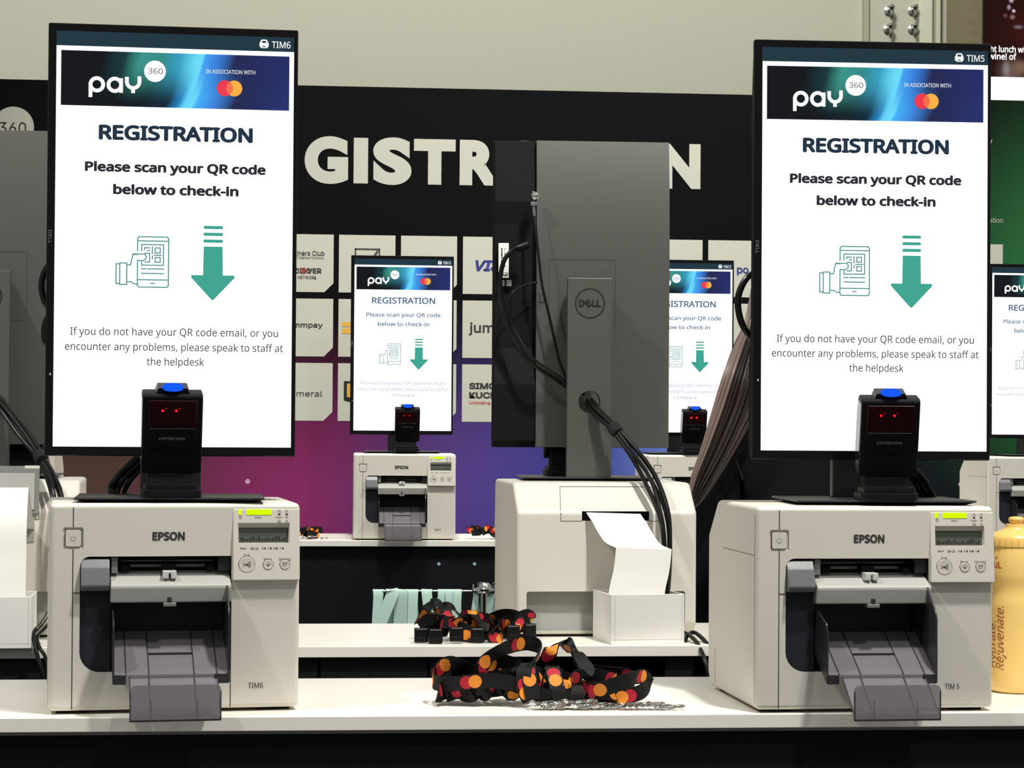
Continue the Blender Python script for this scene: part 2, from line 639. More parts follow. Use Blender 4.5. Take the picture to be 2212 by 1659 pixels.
def part(name, build, parent, key=None, smooth=35, label=None, loc=None, rz=None):
    """one mesh object; build is an MB or a function that fills one; equal keys share the mesh"""
    if key and key in _mesh_cache:
        me = _mesh_cache[key]
    else:
        if callable(build):
            mb = MB()
            build(mb)
        else:
            mb = build
        me = mb.mesh(name, smooth)
        if key:
            _mesh_cache[key] = me
    o = bpy.data.objects.new(name, me)
    COL.objects.link(o)
    if smooth and smooth <= 40:
        flat_shading(o)
    if parent is not None:
        o.parent = parent
    if loc is not None:
        o.location = loc
    if rz is not None:
        o.rotation_euler = (0, 0, rz)
    if label:
        o['label'] = label
    return o


def boolean(mb, cutters, name):
    """mb minus the cutters, as a new mesh"""
    a = bpy.data.objects.new('cut_target', mb.mesh(name, 0))
    COL.objects.link(a)
    tmp = [a]
    for c in cutters:
        o = bpy.data.objects.new('cutter', c.mesh('cutter', 0))
        COL.objects.link(o)
        tmp.append(o)
        md = a.modifiers.new('b', 'BOOLEAN')
        md.operation, md.object, md.solver = 'DIFFERENCE', o, 'EXACT'
    me = bpy.data.meshes.new_from_object(a.evaluated_get(bpy.context.evaluated_depsgraph_get()))
    for o in tmp:
        d = o.data
        bpy.data.objects.remove(o)
        bpy.data.meshes.remove(d)
    me.name = name
    return me


def merge(me, mb):
    """me with the marks of mb in the same mesh"""
    m2 = mb.mesh('marks', 0)
    bm = bmesh.new()
    bm.from_mesh(me)
    k = len(bm.faces)
    bm.from_mesh(m2)
    bm.faces.ensure_lookup_table()
    idx = []
    for m in m2.materials:
        if m.name not in [q.name for q in me.materials]:
            me.materials.append(m)
        idx.append([q.name for q in me.materials].index(m.name))
    for f in bm.faces[k:]:
        f.material_index = idx[f.material_index]
    bm.to_mesh(me)
    bm.free()
    bpy.data.meshes.remove(m2)
    return me


def mesh_part(name, me, parent, smooth=35, label=None):
    me.polygons.foreach_set('use_smooth', [True] * len(me.polygons))
    me.set_sharp_from_angle(angle=radians(smooth))
    o = bpy.data.objects.new(name, me)
    COL.objects.link(o)
    o.parent = parent
    if smooth <= 40:
        flat_shading(o)
    if label:
        o['label'] = label
    return o


def structure(name, mb, label=None):
    o = part(name, mb, None)
    o['kind'] = 'structure'
    if label:
        o['label'] = label
    return o


FACE[0] = 'inter'
# ================================================================== the hall
mb = MB().use('floor')
mb.box(-6, 8, -1, 14, -0.05, 0)
structure('floor', mb)
mb = MB().use('white_wall')
mb.box(-6, 8, 9.6, 9.8, 0, 6.0)
structure('wall_back', mb)
mb = MB().use('trim')
mb.box(2.455, 2.478, 9.57, 9.62, 0, 6.0)
structure('trim_1', mb)
mb = MB().use('trim_light')
mb.prism([(2.70, 9.6), (2.70, 9.58), (2.715, 9.565), (2.74, 9.56), (2.755, 9.56), (2.755, 9.6)], 0, 6.0, 'z')
mb.box(2.77, 2.79, 9.55, 9.62, 0, 6.0, 0.004)
structure('trim_2', mb)
mb = MB().use('olive')
mb.box(2.80, 3.4, 9.2, 9.5, 0, 3.265)
mb.box(2.79, 3.4, 9.19, 9.5, 3.27, 6.0, 0.01)
structure('trim_3', mb)


def make_hook(c, label):
    t = thing('wall_hook', label, 'hook', (c.x, 9.6, c.z), 0, 'metal hooks on the back wall')

    def b(mb):
        mb.use('steel').lathe([(0.0, 0.0), (0.022, 0.0), (0.022, 0.006), (0.012, 0.01), (0.0, 0.01)], n=20, axis='y')
        mb.tube([(0, -0.008, 0), (0, -0.03, 0.004), (0, -0.05, -0.008), (0, -0.055, -0.025), (0, -0.045, -0.04)], 0.008, 10)
    part('hook', b, t, 'hook_arm')

    def b2(mb):
        mb.use('chrome').lathe([(0.0, -0.014), (0.010, -0.011), (0.014, 0.0), (0.010, 0.011), (0.0, 0.014)], (0, -0.05, 0.008), 16)
    part('knob', b2, t, 'hook_knob')


for n, (px, py) in enumerate(((1920, 24), (1971, 24), (1918, 64), (1971, 64))):
    make_hook(at(px, py, 9.6), ['upper left', 'upper right', 'lower left', 'lower right'][n] + ' metal hook of the four on the pale back wall')

# ---- the big light emitting screen at the right edge
led = blob_material('led_dark_picture', (40, 20, 17), [(2.90, ZD + 2.13, .22, .035, (205, 96, 92)), (3.0, ZD + 1.98, .16, .12, (62, 24, 22)), (2.93, ZD + 1.80, .09, .09, (104, 84, 80)), (2.905, ZD + 1.81, .025, .05, (140, 128, 128)), (2.965, ZD + 1.82, .05, .04, (128, 98, 74)),
    (2.925, ZD + 2.093, .014, .014, (200, 180, 190)), (2.915, ZD + 2.065, .012, .016, (172, 150, 165)), (2.935, ZD + 2.050, .011, .011, (220, 205, 215)), (2.93, ZD + 2.025, .016, .014, (150, 110, 112)), (2.955, ZD + 1.985, .03, .012, (120, 106, 112)), (2.90, ZD + 2.03, .014, .012, (120, 70, 74))])
nt = led.node_tree
pr = nt.nodes['Principled BSDF']
src = pr.inputs['Base Color'].links[0].from_socket
em = nt.nodes.new('ShaderNodeEmission')
nt.links.new(src, em.inputs[0])
nt.links.new(em.outputs[0], [n for n in nt.nodes if n.type == 'OUTPUT_MATERIAL'][0].inputs[0])
M['led_picture'] = led
t = thing('video_wall', 'large bright video screen above the green banner at far right', 'screen', (0, 9.0, 0))
mb = MB().use('black')
mb.box(2.808, 5.0, 0.005, 0.022, 1.2, 4.4)
part('housing', mb, t)
mb = MB().use('led_picture')
zt, zb = at(2170, 166, 9).z, at(2170, 211, 9).z
mb.frame((0, 0.004, 0), (1, 0, 0), (0, 0, 1)).rect(2.812, zt, 4.99, 4.39)
mb.use('led_band').rect(2.812, 1.22, 4.99, zt)
mb.lift = 0.002
FACE[0] = 'ui'
for s, y0 in (('ght lunch wi', 112), ('wine! of', 128)):
    a, b = at(2130 if y0 < 120 else 2136, y0, 9), at(2214 if y0 < 120 else 2196, y0, 9)
    mb.use('led_text').text(s, a.x, a.z, b.x - a.x, 0.026, 0.02)
part('display', mb, t, smooth=0)
FACE[0] = 'inter'

# ---- printed backdrop with the heading and the partner tiles
YB = 7.6
M['print'] = blob_material('backdrop_print', (8, 8, 9), [
    (-0.75, ZD + 0.02, 0.9, 0.75, (82, 62, 54)),
    (0.05, ZD - 0.05, 0.75, 0.80, (132, 44, 98)),
    (0.62, ZD + 0.05, 0.6, 0.75, (80, 60, 130)),
    (1.15, ZD - 0.02, 0.7, 0.80, (58, 66, 150)),
    (1.30, ZD + 0.22, 0.35, 0.3, (92, 112, 180)),
    (2.0, ZD + 0.05, 0.55, 0.8, (18, 22, 32)),
    (2.9, ZD + 0.75, 0.95, 1.0, (52, 120, 70)),
])
bd = thing('registration_backdrop', 'wide black backdrop with big white heading fading to purple, blue and green', 'backdrop', (0, YB, 0))
ztop = at(1106, 194, YB).z
mb = MB().use('print')
mb.box(-2.2, 4.2, 0, 0.04, 0, ztop)
M['pinkdot'] = mat('pale_pink_print', (176, 140, 160), 0.7)
mb.use('pinkdot').frame((0, 0, 0), (1, 0, 0), (0, 0, 1), 0.001)
for px, py in ((535, 1040), (250, 1062), (1953, 1047), (2075, 1046)):
    c = at(px, py, YB)
    mb.disc(c.x, c.z, 0.0085, 18)
part('printed_panel', mb, bd)


def bx(px0, py0, px1, py1):
    a, b = at(px0, py0, YB), at(px1, py1, YB)
    return (a.x, b.z, b.x, a.z)


FACE[0] = None
mb = MB().use('letter').frame((0, 0, 0), (1, 0, 0), (0, 0, 1), 0.0015)
zb0, zt0 = at(1000, 400, YB).z, at(1000, 302, YB).z
for ch, x0, x1 in (('R', 466, 552), ('E', 575, 640), ('G', 658, 752), ('I', 764, 795), ('S', 806, 889), ('T', 894, 984), ('R', 993, 1080), ('A', 1085, 1183), ('T', 1182, 1270), ('I', 1284, 1314), ('O', 1322, 1424), ('N', 1428, 1513)):
    e = 0.0035 if ch in 'GSO' else 0
    mb.text(ch, 0, 0, solid=True, bold=0.062, box=(at(x0, 350, YB).x, zb0 - e, at(x1, 350, YB).x, zt0 + e))
part('heading_lettering', mb, bd, smooth=0)
FACE[0] = 'inter'
mb = MB().use('letter').frame((0, 0, 0), (1, 0, 0), (0, 0, 1), 0.001)
c = at(29, 274, YB)
mb.disc(c.x, c.z, 0.067, 40)
mb.lift = 0.002
mb.use('inkblack').text('360', c.x - 0.002, c.z - 0.021, 0.088, 0.036, 0.0, 'c')
part('round_emblem', mb, bd, smooth=0)
mb = MB().use('letter').frame((0, 0, 0), (1, 0, 0), (0, 0, 1), 0.0015)
c = at(2134, 312, YB); mb.text('y', c.x, c.z, cap=0.022)
c = at(2137, 481, YB); mb.text('ation', c.x, c.z, at(2166, 481, YB).x - c.x, 0.017)
part('small_lettering', mb, bd, smooth=0)


def tile(col, row, marks=None):
    x0 = at(col, 700, YB).x
    zt_ = (at(1000, 511, YB).z, at(1000, 649, YB).z, at(1000, 787, YB).z)[row]
    w, h, k = 0.1885, 0.193, 0.030
    mb = MB().use('tile').frame((x0, 0, zt_ - h), (1, 0, 0), (0, 0, 1), 0.001)
    mb.poly([(0, 0), (w - k, 0), (w, k), (w, h), (0, h)])
    mb.lift = 0.002
    if marks:
        marks(mb, w, h)
    part('partner_tile', mb, bd, smooth=0)


def u_(px, x0):
    return at(px, 700, YB).x - at(x0, 700, YB).x


def m_diners(mb, w, h):
    mb.use('ink').text('Diners Club', w - .030, h * .63, .105, .016, .01, 'r')
    mb.text('INTERNATIONAL', w - .030, h * .57, .108, .008, .0, 'r')
    mb.text('DISC', w - .128, h * .32, .052, .018, .03)
    mb.text('VER', w - .087, h * .32, .047, .018, .03)
    mb.text('NETWORK', w - .118, h * .225, .061, .0105, .01)
    mb.use('red_print').disc(w - .100, h * .32 + .009, .0105)


def m_word(s, width, cap, bold, y, off=0.0, c='ink'):
    def f(mb, w, h):
        mb.use(c).text(s, w / 2 + off, h * y, width, cap, bold, 'c')
    return f


def m_check(mb, w, h):
    mb.use('ink').line([(.055, h - .13), (.055, h - .047), (.135, h - .047), (.135, h - .13)], .005, True)
    mb.line([(.08, h - .09), (.095, h - .105), (.128, h - .055)], .007)


def m_bars(mb, w, h):
    mb.use('gold_print').rect(.012, h * .40, .085, h * .49)
    mb.rect(.012, h * .52, .085, h * .60)


def m_flag(mb, w, h):
    mb.use('inkblack').poly([(.02, h * .36), (.075, h * .28), (.075, h * .69), (.02, h * .69)])
    mb.lift = .003
    mb.use('gold_print').poly([(.03, h * .42), (.075, h * .36), (.075, h * .65), (.03, h * .65)])
    mb.lift = .004
    mb.use('inkblack').rect(.042, h * .41, .05, h * .60)
    mb.rect(.042, h * .50, .075, h * .535)


def m_visa(mb, w, h):
    mb.use('blue_print').text('VISA', .042, h * .40, .118, .037, .035, shear=0.25)


def m_simon(mb, w, h):
    mb.use('ink').text('SIMON', .024, h * .57, .115, .021, .035)
    mb.text('KUCHER', .024, h * .41, .138, .021, .035)
    mb.use('red_print').text('Unlocking better', .024, h * .31, .12, .010, .01)


COLS = {0: 597, 1: 731, 2: 865, 3: 999, 4: 1133, 5: 1266, 6: 1398, 7: 1529, 8: 1660, 9: 1792, 10: 1922, 11: 2050}
MARKS = {(0, 0): m_diners, (0, 1): m_word('ecommpay', .15, .017, .015, .50, -.015), (0, 2): m_word('numeral', .125, .019, .0, .42, -.002),
         (1, 0): m_check, (1, 1): m_bars, (1, 2): m_flag, (3, 0): m_visa, (3, 1): m_word('jum', .085, .034, .015, .44, -.03), (3, 2): m_simon,
         (7, 0): m_word('po', .04, .026, .02, .42, .025, 'blue_print'), (11, 0): m_word('ic', .012, .014, .01, .35, .06)}
for cI, px in COLS.items():
    for r in range(3):
        tile(px, r, MARKS.get((cI, r)))


# ================================================================== counters
def counter(name, label, x0, x1, y0, y1, panel_y, pmat, boards, skew=0.0):
    t = thing(name, label, 'counter', ((x0 + x1) / 2, y0, ZD), skew)
    w = (x1 - x0) / 2
    mb = MB()
    mb.use('white').box(-w, w, 0, y1 - y0, -0.018, 0, 0.0009, 1)
    part('worktop', mb, t)
    return t, w


YF0, YF1 = 2.818, 3.228
t, w = counter('front_counter', 'nearest long white topped counter on a black base', -1.4, 2.3, YF0, YF1, 0, None, 0, radians(-0.15))
mb = MB().use('panel')
mb.box(-w, w, 0.012, 0.030, -ZD, -0.0185)
part('front_panel', mb, t)
mb = MB().use('rail_grey')
mb.box(-w, w, 0.008, 0.034, -0.0225, -0.0182)
part('edge_trim', mb, t)
mb = MB().use('panelgrey')
mb.box(-w, w, 0.37, 0.388, -ZD, -0.018)
part('back_panel', mb, t)
for sx in (-w, w - 0.018):
    mb = MB().use('panel')
    mb.box(sx, sx + 0.018, 0.03, 0.37, -ZD, -0.0185)
    part('side_panel', mb, t)

YM0, YM1 = 3.676, 4.085
t, w = counter('middle_counter', 'white topped counter behind the nearest one carrying two back-turned screens', -1.6, 2.3, YM0, YM1, 0, None, 0)
cx = (-1.6 + 2.3) / 2
x = -w
edges = [(-1.6, 0.05), (0.055, 0.228), (0.2315, 0.268), (0.62, 0.668), (0.70, 1.1), (1.105, 2.3)]
for a, b in edges:
    mb = MB().use('panelgrey')
    mb.box(a - cx, b - cx, 0.02, 0.036, -ZD, -0.0185)
    part('back_panel', mb, t)
mb = MB().use('panel')
mb.box(-w, w, 0.36, 0.378, -ZD, -0.0185)
part('front_panel', mb, t)
for sx in (-w, w - 0.018):
    mb = MB().use('panel')
    mb.box(sx, sx + 0.018, 0.04, 0.36, -ZD, -0.0185)
    part('side_panel', mb, t)

YT0, YT1 = 6.845, 7.26
t, w = counter('far_counter', 'farthest white topped counter on a black base before the backdrop', -1.8, 3.6, YT0, YT1, 0, None, 0)
cx = (-1.8 + 3.6) / 2
mb = MB().use('panel')
mb.box(-w, w, 0.015, 0.035, -ZD, -0.0185)
M['tealdot'] = mat('pale_teal_print', (150, 178, 184), 0.7)
mb.use('tealdot').frame((-cx, 0.014, -ZD), (1, 0, 0), (0, 0, 1), 0)
for px in (948, 1025):
    c = at(px, 1218, YT0 + 0.015)
    mb.disc(c.x, c.z, 0.0052, 16)
part('front_panel', mb, t)
mb = MB().use('panel')
mb.box(-w, w, 0.36, 0.378, -ZD, -0.0185)
part('back_panel', mb, t)


FACE[0] = 'inter'
# ================================================================== label printer
OPEN = rr2(-0.1175, 0.052, 0.069, 0.195, (0.025, 0.002, 0.001, 0.012), 6)
_pr = {}


def printer_body():
    mb = MB().use('shell')
    prof = [(0.0, 0.004), (0.0, 0.261), (0.226, 0.261), (0.283, 0.212), (0.283, 0.022), (0.266, 0.004)]
    mb.prism(prof, -0.155, 0.155, 'x', 0.0065, 4)
    cuts = []
    c = MB().use('shell'); c.prism(OPEN, -0.05, 0.075, 'y'); cuts.append(c)
    c = MB().use('shell'); c.box(-0.072, 0.044, 0.255, 0.32, 0.1975, 0.2135); cuts.append(c)
    c = MB().use('shell'); c.prism(rr2(-0.135, 0.0105, 0.138, 0.078, (0, 0, .004, .004), 3), 0.262, 0.32, 'y'); cuts.append(c)
    c = MB().use('shell'); c.box(.0745, .1435, -.01, .012, .207, .243); cuts.append(c)
    c = MB().use('shell'); c.prism(rr2(-0.1385, 0.2045, -0.1135, 0.2315, 0.003, 3), -0.01, 0.0022, 'y'); cuts.append(c)
    me = boolean(mb, cuts, 'body')
    for k in ('cavity', 'recess_grey', 'seam'):
        me.materials.append(M[k])
    def inside(p, x0, x1, y0, y1, z0, z1):
        return all(x0 < v.x < x1 and y0 < v.y < y1 and z0 < v.z < z1 for v in (me.vertices[i].co for i in p.vertices)) and y0 + .0005 < p.center.y
    for p in me.polygons:
        if inside(p, -.1185, .0700, -.0005, .0762, .0515, .1958) and p.center.y > .0006:
            p.material_index = 1
        elif inside(p, -.0725, .0445, .2535, .2835, .197, .214) and p.center.y < .2825:
            p.material_index = 1
        elif inside(p, -.1355, .1385, .2605, .2835, .0100, .0785) and p.center.y < .2825:
            p.material_index = 2
    mb = MB()
    seams(mb)
    return merge(me, mb)


def seams(mb):
    mb.use('seam')
    s = 0.0005
    for z0, z1 in ((0.006, 0.2045), (0.2315, 0.256)):
        mb.box(-0.1262 - s, -0.1262 + s, -0.00035, 0.002, z0, z1)
    mb.box(-0.1262, -0.1175, -0.00035, 0.002, 0.1498, 0.1508)
    mb.box(0.0690 - s, 0.0690 + s, -0.00035, 0.002, 0.006, 0.165)
    mb.box(-0.1553, -0.154, 0.010, 0.0107, 0.012, 0.25)
    mb.box(-0.1553, -0.154, 0.0107, 0.19, 0.1980, 0.1985)
    mb.box(-0.1553, -0.154, 0.235, 0.2355, 0.012, 0.06)
    # seams of the rear cover
    mb.box(0.0800, 0.0808, 0.278, 0.2834, 0.197, 0.211)
    mb.box(-0.0908, -0.0900, 0.278, 0.2834, 0.197, 0.211)
    mb.box(0.044, 0.0808, 0.2825, 0.2834, 0.1966, 0.1973)
    mb.box(-0.0908, -0.072, 0.2825, 0.2834, 0.1966, 0.1973)
    n = Vector((0, 0.049, 0.057)).normalized() * 0.0003
    for x in (0.0804, -0.0904):
        a, b = Vector((x, 0.2805, 0.2142)), Vector((x - (0.006 if x > 0 else -0.006), 0.2345, 0.2537))
        h = Vector((0.0004, 0, 0))
        mb.add([a - h + n, a + h + n, b + h + n, b - h + n], [(0, 1, 2, 3)])
    a, b = Vector((0.0744, 0.2345, 0.2537)), Vector((-0.0844, 0.2345, 0.2537))
    h = Vector((0, 0.0005, -0.00043))
    mb.add([a - h + n, a + h + n, b + h + n, b - h + n], [(0, 1, 2, 3)])


PN = Vector((0, -0.090, 0.0075)).normalized()
PV = Vector((0, 0.0075, 0.090)).normalized()
PO = Vector((0, -0.0008, 0.254))


def panel_mesh():
    mb = MB().use('shell')
    mb.prism([(0.012, 0.254), (-0.0008, 0.254), (-0.0083, 0.1645), (0.012, 0.1645)], 0.0705, 0.1543, 'x', 0.0016, 2)
    c = MB().use('shell')
    c.T = Matrix(((1, 0, 0, 0), (0, PN.y * -1, PV.y, PO.y), (0, PN.z * -1, PV.z, PO.z), (0, 0, 0, 1)))
    # opening wider in front than behind: sloped reveal above and at the sides
    vs = [(0.0755, -0.004, -0.0435), (0.1425, -0.004, -0.0435), (0.1425, -0.004, -0.0135), (0.0755, -0.004, -0.0135),
          (0.0782, 0.0062, -0.0425), (0.1400, 0.0062, -0.0425), (0.1400, 0.0062, -0.0240), (0.0782, 0.0062, -0.0240)]
    c.add(vs, [(0, 1, 2, 3), (4, 7, 6, 5), (0, 4, 5, 1), (1, 5, 6, 2), (2, 6, 7, 3), (3, 7, 4, 0)])
    mb2 = MB()
    panel_print(mb2)
    return merge(boolean(mb, [c], 'control_panel'), mb2)


def panel_print(mb):
    mb.use('ink').frame(PO, (1, 0, 0), PV, 0.0003)
    mb.text('Status', .1020, -.0118, .0085, .0024, 0, 'c')
    mb.text('Paper', .1283, -.0118, .0085, .0024, 0, 'c')
    mb.text('Ink', .1378, -.0118, .0038, .0024, 0, 'c')
    mb.ring(.0796, -.0106, .0017, .0004, 16).line([(.0796, -.0096), (.0796, -.0108)], .0004)
    for x in (.1283, .1378):
        mb.line([(x - .0012, -.0078), (x + .0012, -.0078), (x + .0012, -.0022), (x - .0012, -.0022)], .0004, True)
        mb.rect(x - .0012, -.0078, x + .0012, -.0062)
    mb.ring(.1276, -.0157, .0015, .0004, 16).ring(.1295, -.0162, .0010, .0004, 12)
    mb.line([(.1378, -.0138), (.1364, -.0162), (.1378, -.0173), (.1392, -.0162)], .0004, True)
    z = -.0508
    mb.text('M/B', .0795, z, .0055, .0024, .01)
    for x in (.0866, .0960):
        mb.disc(x, z + .001, .0007, 8)
    for x in (.0935, .0995):
        mb.ring(x, z + .001, .0014, .0004, 14).ring(x + .0018, z + .0008, .0009, .0004, 12)
    for i, s in enumerate('KCMY'):
        x = .1065 + i * .0075
        mb.text(s, x, z, .0022, .0024, .01)
        mb.disc(x + .0040, z + .0009, .0011, 12)
        mb.poly([(x + .0030, z + .0012), (x + .0050, z + .0012), (x + .0040, z + .0030)])
    mb.text('Cut', .0840, -.0598, .0072, .0036, 0)
    mb.text('Feed', .1136, -.0648, .0090, .0032, 0, 'c')
    mb.text('Cleaning', .1350, -.0648, .0150, .0032, 0, 'c')


def round_button(r, icon):
    def f(mb):
        # local: x right, y in, z up; face at y=-0.0012
        mb.use('seam').lathe([(r + .0007, 0.0), (r + .0007, .0002), (0, .0002)], n=32, axis='y')
        mb.use('shell').lathe([(r, 0.0), (r, .0008), (r - .0005, .0013), (r * .6, .0011), (0, .0010)], n=32, axis='y')
        mb.use('ink').frame((0, -.0014, 0), (1, 0, 0), (0, 0, 1))
        if icon == 'cut':
            mb.line([(-.0045, -.0018), (.002, .0012)], .0006).line([(-.0045, .0016), (.002, -.0012)], .0006)
            mb.ring(.0034, .0019, .0013, .0006, 16).ring(.0034, -.0019, .0013, .0006, 16).disc(.0002, 0, .0011, 12)
        elif icon == 'feed':
            mb.line([(-.0026, .0014), (-.0026, -.0002)], .0005).line([(.0026, .0014), (.0026, -.0002)], .0005)
            mb.poly([(-.0017, -.0002), (0, -.0024), (.0017, -.0002)]).line([(0, .001), (0, -.001)], .0007)
        else:
            mb.text('A-A', 0, .0004, .006, .0022, .02, 'c').text('Rec.', 0, -.0026, .006, .0019, 0, 'c')
    return f


def tray_main(mb):
    mb.use('smoke')
    a, b = Vector((0, .032, .099)), Vector((0, -.052, .0535))
    x0, x1 = -.0775, .0625
    mb.prism([(a.y, a.z), (b.y, b.z), (b.y, b.z - .003), (a.y, a.z - .003)], x0, x1, 'x')
    mb.use('smoke_dark')
    for x in (-.062, -.0345, .0205, .048):
        mb.prism([(a.y, a.z + .0012), (b.y, b.z + .0012), (b.y, b.z), (a.y, a.z)], x - .0005, x + .0005, 'x')
    mb.prism([(-.014, .0765), (-.015, .0765), (-.015, .073), (-.014, .073)], -.034, .020, 'x')
    mb.box(x0, -.0625, -.054, -.050, .042, .0535, .0006)
    mb.box(.045, x1, -.054, -.050, .042, .0535, .0006)


def tray_wall(mb, x, poly):
    mb.use('smoke_dark').prism(poly, x - .0011, x + .0011, 'x')


def tray_ext(mb):
    mb.use('smoke')
    a, b = (-.040, .058), (-.110, .0065)
    mb.prism([a, b, (b[0], b[1] - .0022), (a[0], a[1] - .0022)], -.058, .049, 'x')
    mb.use('smoke_dark')
    for x in (-.058, -.0345, .0205, .049):
        mb.prism([(a[0], a[1] + .002), (b[0], b[1] + .002), (b[0], b[1]), (a[0], a[1])], x - .0006, x + .0006, 'x')


def tray_stop(mb):
    mb.use('smoke')
    mb.prism(rr2(-.0600, .0045, .0490, .0475, (.001, .001, .007, .007), 5), -.1125, -.1103, 'y')
    mb.use('smoke_dark')
    mb.box(-.0600, .0490, -.1132, -.1098, .0040, .0062)
    for x in (-.0345, .0205):
        mb.prism([(-.1103, .006), (-.1103, .028), (-.1085, .006)], x - .0007, x + .0007, 'x')
    for x in (-.0595, .0485):
        mb.box(x - .0006, x + .0006, -.1128, -.110, .005, .040)


def front_features(t, big, tray, plabel):
    """everything on the side the tickets come out of"""
    def lever(mb):
        mb.use('lever').prism([(.03, .1915), (.002, .1925), (-.0055, .1815), (-.0125, .1600), (-.0105, .1530), (.03, .1530)], -.1165, -.0815, 'x', .0014, 2)
    part('release_lever', lever, t, 'lever', label='dark grey release lever')

    def side(mb):
        mb.use('navy').prism(rr2(-.1172, .0524, -.0800, .1525, (.0247, 0, 0, 0), 6), .0035, .030, 'y')
    part('recess_panel', side, t, 'recess', label='dark navy recess panel')

    def wedge(mb):
        mb.use('shell_lip').prism([(.022, .1760), (-.016, .1610), (-.0175, .1575), (-.0150, .1385), (.030, .1370), (.030, .1740)], -.0805, .0680, 'x', .0018, 3)
    w = part('exit_cover', wedge, t, 'wedge', label='pale grey exit cover')

    def guide(mb):
        mb.use('rail_grey').box(-.0790, -.0715, .004, .03, .174, .1935)
        mb.use('cavity').box(.0530, .0680, .006, .03, .176, .1935)
        mb.use('rail_grey').box(-.066, .049, .028, .034, .1795, .1835, .001)
        mb.box(-.066, .049, .034, .038, .1865, .1885, .0006)
    part('paper_guide', guide, t, 'pguide')

    for x0, x1, z1 in ((-.067, -.056, .184), (.038, .048, .184), (-.0165, .0005, .186)):
        part('feed_roller', lambda m, x0=x0, x1=x1, z1=z1: m.use('blackmatt').box(x0, x1, .010, .032, .1755, z1, .001), t, 'roller%s' % x0)

    def clip(mb):
        mb.use('clip').box(-.0165, -.0092, -.0100, .012, .1675, .1772, .0012)
        mb.box(-.0065, .0005, -.0100, .012, .1675, .1772, .0012)
        mb.box(-.0105, -.0055, -.004, .012, .1735, .1772, .001)
    part('cutter_clip', clip, w, 'clip', label='bright cutter clip')

    def tab(mb):
        mb.use('cavity').box(-.0108, -.0058, -.0185, -.010, .1385, .1455, .0008)
        mb.use('rail_grey').box(-.0160, -.0002, -.0190, -.004, .1335, .1388, .0012)
    part('latch_tab', tab, w, 'tab')

    cp = mesh_part('control_panel', panel_mesh_shared(), t)

    def lcd(mb):
        mb.use('lcd').frame(PO - PN * .0062, (1, 0, 0), PV, .0008).rect(.0782, -.0425, .1400, -.0240)
        mb.lift = .0011
        rnd = random.Random(3)
        mb.use('lcdseg')
        for i in range(16):
            x = .0805 + i * .0036
            mb.rect(x, -.0405, x + .0024, -.0405 + rnd.choice((.0045, .006, .0028)))
    part('display', lcd, cp, 'lcd', 0)
    for x, v, r, ic in ((.0875, -.0698, .0098, 'cut'), (.1143, -.0700, .0060, 'feed'), (.1353, -.0700, .0060, 'clean')):
        p = PO + Vector((x, 0, 0)) + PV * v
        part('button', round_button(r, ic), cp, 'btn' + ic, loc=p)

    def light(mb):
        mb.use('status')
        mb.T = Matrix.Translation(PO) @ Matrix(((1, 0, 0, 0), (0, -PN.y, PV.y, 0), (0, -PN.z, PV.z, 0), (0, 0, 0, 1)))
        mb.box(.0872, .1188, -.0008, .002, -.0076, -.0008, .0006)
    part('status_light', light, cp, 'slight')

    def light2(mb):
        mb.use('status')
        mb.T = Matrix.Translation(PO) @ Matrix(((1, 0, 0, 0), (0, -PN.y, PV.y, 0), (0, -PN.z, PV.z, 0), (0, 0, 0, 1)))
        mb.box(.0768, .0808, -.0008, .002, -.0076, -.0008, .0006)
    part('status_light', light2, cp, 'slight2')

    def power(mb):
        mb.use('seam').prism(rr2(-.1362, .2068, -.1158, .2292, .0025, 4), .0016, .0024, 'y')
        mb.use('shell').prism(rr2(-.1354, .2076, -.1166, .2284, .0022, 4), -.0006, .0022, 'y')
        mb.use('recess_grey').frame((0, -.0008, 0), (1, 0, 0), (0, 0, 1)).ring(-.126, .218, .0032, .0008, 20, 130, 410).line([(-.126, .2215), (-.126, .2185)], .0008)
    part('power_button', power, t, 'power')

    def logo(mb):
        mb.use('ink').frame((0, -.0004, 0), (1, 0, 0), (0, 0, 1)).text('EPSON', -.0093, .2148, .0400, .0105, .035, 'c')
    part('logo', logo, t, 'logo', 0)
    if plabel:
        def lab(mb):
            mb.use('inkblack').frame((0, -.0006, 0), (1, 0, 0), (0, 0, 1)).text(plabel, .1005, .0290, .0190 if len(plabel) < 6 else .0205, .0066, .0, 'c')
        part('name_label', lab, t, None, 0)
    if tray:
        tr = part('output_tray', tray_main, t, 'tray', label='smoky clear output tray')
        part('tray_wall', lambda m: tray_wall(m, -.0775, [(.03, .09), (.03, .128), (-.005, .130), (-.048, .117), (-.054, .108), (-.054, .043), (-.02, .06)]), tr, 'twl')
        part('tray_wall', lambda m: tray_wall(m, .0625, [(.03, .09), (.03, .14), (-.008, .158), (-.016, .160), (-.048, .134), (-.054, .122), (-.054, .043), (-.02, .06)]), tr, 'twr')
        part('tray_extension', tray_ext, tr, 'text')
        part('tray_stop', tray_stop, tr, 'tstop')


def panel_mesh_shared():
    if 'panel' not in _pr:
        _pr['panel'] = panel_mesh()
    return _pr['panel']


